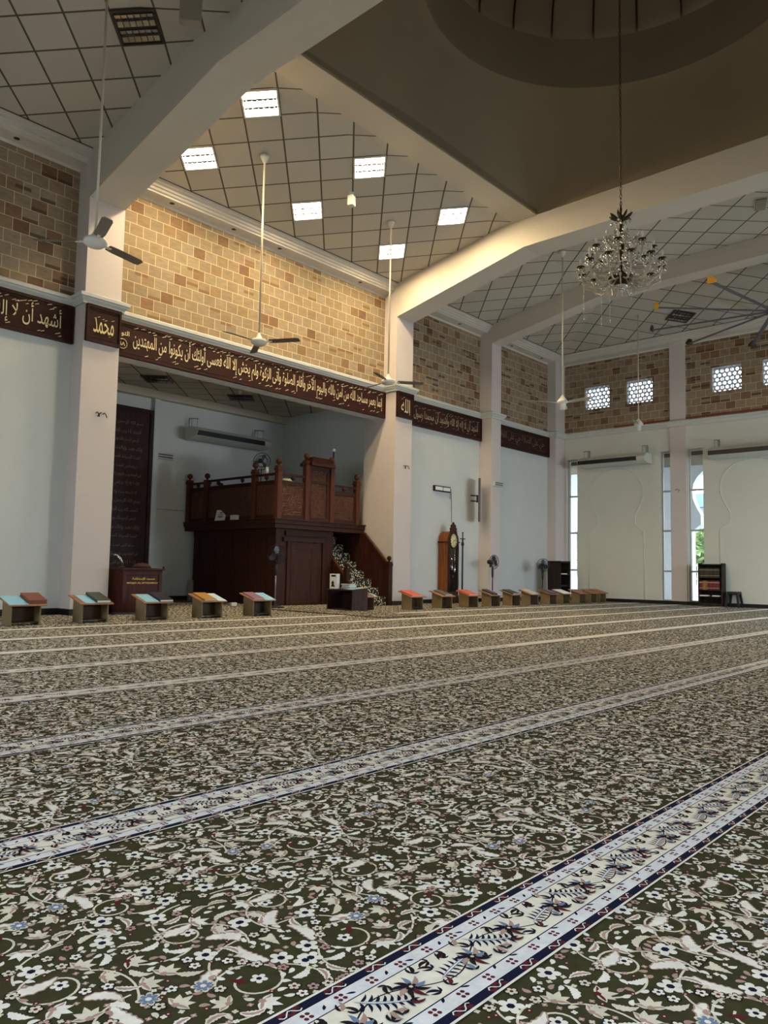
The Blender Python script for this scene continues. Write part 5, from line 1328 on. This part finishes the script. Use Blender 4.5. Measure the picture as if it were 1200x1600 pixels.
STANDS = [
 (4.36, 10.47, 'bookstand with a blue sheet and a red-brown book, at the near end of the row', 'stand_wood'),
 (5.34, 10.50, 'bookstand in front of the big pillar, holding a dark green book', 'stand_wood'),
 (6.32, 10.50, 'bookstand in front of the lectern, holding a black book', 'stand_wood'),
 (7.32, 10.50, 'bookstand with ochre book and white sheet, between lectern and pulpit', 'stand_wood'),
 (8.36, 10.52, 'bookstand with mauve book and blue sheet, in front of the pulpit', 'stand_wood'),
 (11.47, 10.98, 'olive-topped bookstand beside the low desk at the foot of the stairs', 'stand_wood'),
 (12.62, 10.62, 'bookstand with a coral book, in front of the pillar beyond the stairs', 'stand_wood'),
 (13.66, 10.62, 'bookstand with a grey-olive top in front of the clock', 'stand_wood'),
 (14.66, 10.62, 'bookstand with an orange-red book, just past the clock', 'stand_wood'),
 (15.58, 10.62, 'bookstand with dark book and bluish sheet, in front of the first pedestal fan', 'stand_wood'),
 (16.50, 10.62, 'dark-topped bookstand just beyond the far pillar', 'stand_wood'),
 (17.36, 10.62, 'bookstand with a whitish book, before the corner pedestal fan', 'stand_wood'),
 (18.33, 10.62, 'bookstand with a dark grey book, in front of the corner shelf', 'stand_wood'),
 (19.05, 10.62, 'bookstand with a bright white sheet, in front of the corner shelf', 'stand_wood'),
 (19.98, 10.62, 'bare bookstand just past the corner shelf by the first window', 'stand_wood'),
 (20.66, 10.62, 'bare bookstand second from the far end of the row', 'stand_wood'),
 (21.22, 10.62, 'bare bookstand at the far end of the row by the window wall', 'stand_wood'),
]
for x, y, lb, bmat in STANDS: bookstand(lb, x, y, bmat)
def put_on(i, *items):
    X, Y = STANDS[i][:2]
    for it in items: on_top(it[0], it[1], it[2], X, Y, *it[3:])
pg = M['paper']
put_on(0, ('sheet', 'pale blue sheet on the bookstand at the near end of the row', 'sheet', -0.235, 0.02, -0.185, 0.17, 0.003, 'blue_paper'), ('book', 'closed red-brown book on the bookstand at the near end', 'book', 0.03, 0.27, -0.16, 0.14, 0.05, brown, brown))
put_on(1, ('sheet', 'pale blue sheet on the bookstand before the big pillar', 'sheet', -0.17, 0.03, -0.18, 0.16, 0.003, 'blue_paper'), ('book', 'dark green book with pale page edges before the big pillar', 'book', 0.0, 0.21, -0.18, 0.17, 0.04, dgreen, pg))
put_on(2, ('sheet', 'pale blue sheet on the bookstand before the lectern', 'sheet', -0.2, 0.04, -0.18, 0.16, 0.003, 'blue_paper'), ('book', 'black book with grey page edges before the lectern', 'book', 0.02, 0.25, -0.19, 0.16, 0.035, black_, pg))
put_on(3, ('book', 'ochre and brown book on the bookstand between lectern and pulpit', 'book', -0.17, 0.06, -0.17, 0.16, 0.022, gold_c, pg), ('sheet', 'white-blue sheet on the bookstand between lectern and pulpit', 'sheet', 0.08, 0.24, -0.19, 0.16, 0.004, cm('ice blue', 196, 222, 240)))
put_on(4, ('book', 'mauve patterned book on the bookstand before the pulpit', 'book', -0.2, 0.02, -0.16, 0.16, 0.02, purple, pg), ('sheet', 'sky blue sheet on the bookstand before the pulpit', 'sheet', 0.03, 0.25, -0.19, 0.17, 0.004, 'blue_paper'))
put_on(5, ('book', 'flat olive book on the bookstand beside the low desk', 'book', -0.23, 0.14, -0.18, 0.17, 0.018, olive, pg), ('sheet', 'white paper corner on the bookstand beside the low desk', 'sheet', 0.16, 0.245, -0.19, 0.0, 0.004, white_))
put_on(6, ('book', 'coral red book on the bookstand beyond the stairs', 'book', -0.2, 0.14, -0.17, 0.17, 0.022, red_, pg))
put_on(7, ('book', 'grey-olive book on the bookstand before the clock', 'book', -0.1, 0.16, -0.17, 0.16, 0.025, cm('cover grey olive', 104, 98, 82), pg))
put_on(8, ('book', 'orange-red book on the bookstand past the clock', 'book', -0.2, 0.15, -0.17, 0.17, 0.022, orange_, pg))
put_on(9, ('book', 'dark grey book on the bookstand before the first pedestal fan', 'book', -0.14, 0.05, -0.17, 0.16, 0.035, dgrey, dgrey), ('sheet', 'bluish sheet on the bookstand before the first pedestal fan', 'sheet', 0.07, 0.24, -0.19, 0.15, 0.004, cm('pale lilac sheet', 186, 194, 214)))
put_on(10, ('book', 'charcoal book on the bookstand beyond the far pillar', 'book', -0.18, 0.14, -0.17, 0.16, 0.025, dgrey, pg))
put_on(11, ('book', 'whitish beige book before the corner pedestal fan', 'book', -0.18, 0.16, -0.17, 0.16, 0.022, cm('cover beige', 210, 190, 172), pg))
put_on(12, ('book', 'dark slate book on the bookstand before the corner shelf', 'book', -0.16, 0.14, -0.17, 0.16, 0.03, cm('cover slate', 78, 74, 80), dgrey))
put_on(13, ('sheet', 'bright white sheet on the bookstand before the corner shelf', 'sheet', -0.22, 0.22, -0.18, 0.17, 0.006, white_))

# ================================================================== LOW DESK, RUG AND SMALL THINGS ON THE FLOOR
t = thing('low_desk', 'low dark brown desk open on one side, at the foot of the pulpit stairs', 'desk', (10.98, 10.95, 0))
b = MB(); b.box(-0.22, -0.36, 0, 0.22, -0.335, 0.40); b.build('end_panel', ['desk_wood'], t, bevel=0.003)
b = MB(); b.box(-0.22, 0.335, 0, 0.22, 0.36, 0.40); b.build('end_panel', ['desk_wood'], t, bevel=0.003)
b = MB(); b.box(0.19, -0.335, 0, 0.21, 0.335, 0.40); b.build('back_panel', ['desk_wood'], t)
b = MB(); b.box(-0.2, -0.335, 0.0, 0.19, 0.335, 0.03); b.build('shelf', ['desk_wood'], t)
b = MB(); b.add([(x, y, z+h) for h in (0, 0.02) for x, y, z in ((-0.24, -0.38, 0.40), (0.24, -0.38, 0.44), (0.24, 0.38, 0.44), (-0.24, 0.38, 0.40))], [(3, 2, 1, 0), (4, 5, 6, 7), (0, 1, 5, 4), (1, 2, 6, 5), (2, 3, 7, 6), (3, 0, 4, 7)]); b.build('top', ['desk_wood'], t)
for yv in (-0.345, 0.345):
    b = MB(); b.add([(-0.22, yv-0.012, 0.39), (0.22, yv-0.012, 0.39), (0.22, yv-0.012, 0.438), (-0.22, yv-0.012, 0.402), (-0.22, yv+0.012, 0.39), (0.22, yv+0.012, 0.39), (0.22, yv+0.012, 0.438), (-0.22, yv+0.012, 0.402)], [(0, 1, 2, 3), (7, 6, 5, 4), (3, 2, 6, 7)]); b.build('wedge', ['desk_wood'], t)
t = thing('picture_box', 'white box with a black drawing, standing on the low desk', 'box', (10.88, 11.22, 0.427), R_(8))
b = MB(); b.box(-0.05, -0.09, 0, 0.05, 0.09, 0.30); b.build('carton', ['paper'], t, bevel=0.003)
b = MB(); b.prism([(-0.05, 0.04), (0.055, 0.04), (0.03, 0.10), (0.05, 0.11), (0.01, 0.17), (-0.03, 0.11), (-0.01, 0.10)], lambda y, z: (-0.052, y, z), lambda y, z: (-0.0505, y, z)); b.box(-0.052, -0.06, 0.24, -0.0505, 0.05, 0.28); b.build('print', ['black'], t)
for k, (dx, rz, m, h) in enumerate(((0.0, 4, 'dark_grey', 0.035), (0.01, -6, 'paper', 0.04), (-0.01, 9, 'paper', 0.03))):
    zz = 0.4275+(0.0, 0.036, 0.077)[k]
    lb = ('bottom dark book of the stack on the low desk', 'thick pale book in the middle of the stack on the low desk', 'topmost pale book of the stack on the low desk')[k]
    o = thing('book', lb, 'book', (11.06+dx, 11.0, zz), R_(rz))
    b = MB(); b.box(-0.085, -0.12, 0.004, 0.08, 0.12, h-0.004); b.build('page_block', ['paper'], o)
    b = MB(); b.box(-0.09, -0.125, 0, 0.09, 0.125, 0.004); b.box(-0.09, -0.125, h-0.004, 0.09, 0.125, h); b.box(0.08, -0.125, 0.004, 0.09, 0.125, h-0.004); b.build('cover', [dgrey if k == 2 else m], o)
for (y0, y1, m, lb) in ((-0.36, -0.12, 'blue_paper', 'pale blue and yellow paper lying on the low desk'),):
    t = thing('sheet', lb, 'sheet', (10.98, 10.95, 0.422))
    b = MB(); b.add([(-0.22, y0, 0.002), (0.14, y0, 0.032), (0.14, y1, 0.032), (-0.22, y1, 0.002), (-0.22, y0, 0.004), (0.14, y0, 0.034), (0.14, y1, 0.034), (-0.22, y1, 0.004)], [(3, 2, 1, 0), (4, 5, 6, 7), (0, 1, 5, 4), (1, 2, 6, 5), (2, 3, 7, 6), (3, 0, 4, 7)]); b.build('blue_part', [m], t)
    b = MB(); b.add([(0.14, y0, 0.032), (0.23, y0, 0.0395), (0.23, y1, 0.0395), (0.14, y1, 0.032), (0.14, y0, 0.034), (0.23, y0, 0.0415), (0.23, y1, 0.0415), (0.14, y1, 0.034)], [(3, 2, 1, 0), (4, 5, 6, 7), (0, 1, 5, 4), (1, 2, 6, 5), (2, 3, 7, 6), (3, 0, 4, 7)]); b.build('yellow_part', [cm('yellow paper', 226, 200, 110)], t)
t = thing('prayer_rug', 'thin patterned rug with dark edges on the floor before the pulpit', 'rug', (10.3, 10.3, 0.003))
b = MB(); b.box(-0.55, -1.45, 0, 0.55, 1.45, 0.008); b.build('pile', ['stair_carpet'], t)
b = MB()
for q in ((-0.60, -1.5, -0.55, 1.5), (0.55, -1.5, 0.6, 1.5), (-0.55, -1.5, 0.55, -1.45), (-0.55, 1.45, 0.55, 1.5)): b.box(q[0], q[1], 0, q[2], q[3], 0.010)
b.build('border', ['mahogany_dark'], t)
box_thing('plug_box', 'small white box on the carpet at the base of the pulpit', 'box', (10.0, 13.4, 0.002), (0.14, 0.08, 0.07), 'white_plastic')
t = thing('roll', 'pale upright roll standing behind the pulpit by the back wall', 'roll', (10.55, 15.85, 0.002))
b = MB(); b.lathe([(0.07, 0), (0.07, 0.5), (0.055, 0.5), (0.055, 0.45)], n=16); b.build('tube', [mat('cardboard', rgb(150, 140, 124), 0.8)], t)

# ================================================================== GARDEN OUTSIDE THE WINDOWS
def shrub(label, x, y, r, h, seed):
    t = thing('garden_tree', label, 'tree', (x, y, -0.1))
    b = MB(); b.tube([(0, 0, 0), (0.05, 0.03, h*0.35), (0, 0, h*0.6)], [0.12, 0.09, 0.05], 8); b.build('trunk', ['brass_dark'], t)
    rn = random.Random(seed); V = []; F = []
    for k in range(900):
        a, c = rn.random()*6.28, rn.random()*2-1; q = r*(0.55+0.45*rn.random()); s = math.sqrt(1-c*c)
        p = Vector((q*s*math.cos(a), q*s*math.sin(a), h*0.65+q*c*0.8)); d = Vector((rn.random()-.5, rn.random()-.5, rn.random()-.5)).normalized(); e = d.cross(Vector((0.3, 0.5, 0.8))).normalized(); L = 0.16+0.14*rn.random()
        i = len(V); V += [p-d*L, p+e*L*0.45, p+d*L, p-e*L*0.45]; F.append((i, i+1, i+2, i+3))
    g = MB(); g.add(V, F); g.build('crown', ['leaf'], t)
for i, (x, y, r, h) in enumerate(((33, 11.7, 1.5, 2.7), (37, 15.5, 2.0, 3.6), (36, 12.2, 1.4, 2.2), (34, 18.5, 1.8, 3.2))):
    shrub(('pale green tree seen through the window by the bookcase', 'green tree beyond the arcade, seen through the window by the corner', 'low bushy tree behind the bookcase window', 'tall green tree seen through the corner window')[i], x, y, r, h, i)
t = thing('garden_building', 'long pale building with a blue roof beyond the arcade', 'building', (42, 17, -0.1))
b = MB(); b.box(0, -11, 0, 4, 11, 4.6); b.build('wall', ['ext_wall'], t); b = MB(); b.box(-1, -11.5, 4.6, 4.5, 11.5, 5.3); b.build('roof', ['ext_roof'], t)
t = thing('garden_fence', 'white lattice fence outside, low behind the tall windows', 'fence', (29, 12, -0.1))
for k in range(9):
    b = MB(); b.box(-0.04, -6+1.5*k-0.04, 0, 0.04, -6+1.5*k+0.04, 1.4); b.build('post', ['white_paint'], t)
b = MB()
for z in (0.3, 0.55, 0.8, 1.05, 1.3): b.box(-0.015, -6, z, 0.015, 6, z+0.05)
for k in range(60): b.box(-0.012, -6+0.2*k, 0.1, 0.012, -6+0.2*k+0.03, 1.35)
b.build('lattice', ['white_paint'], t)
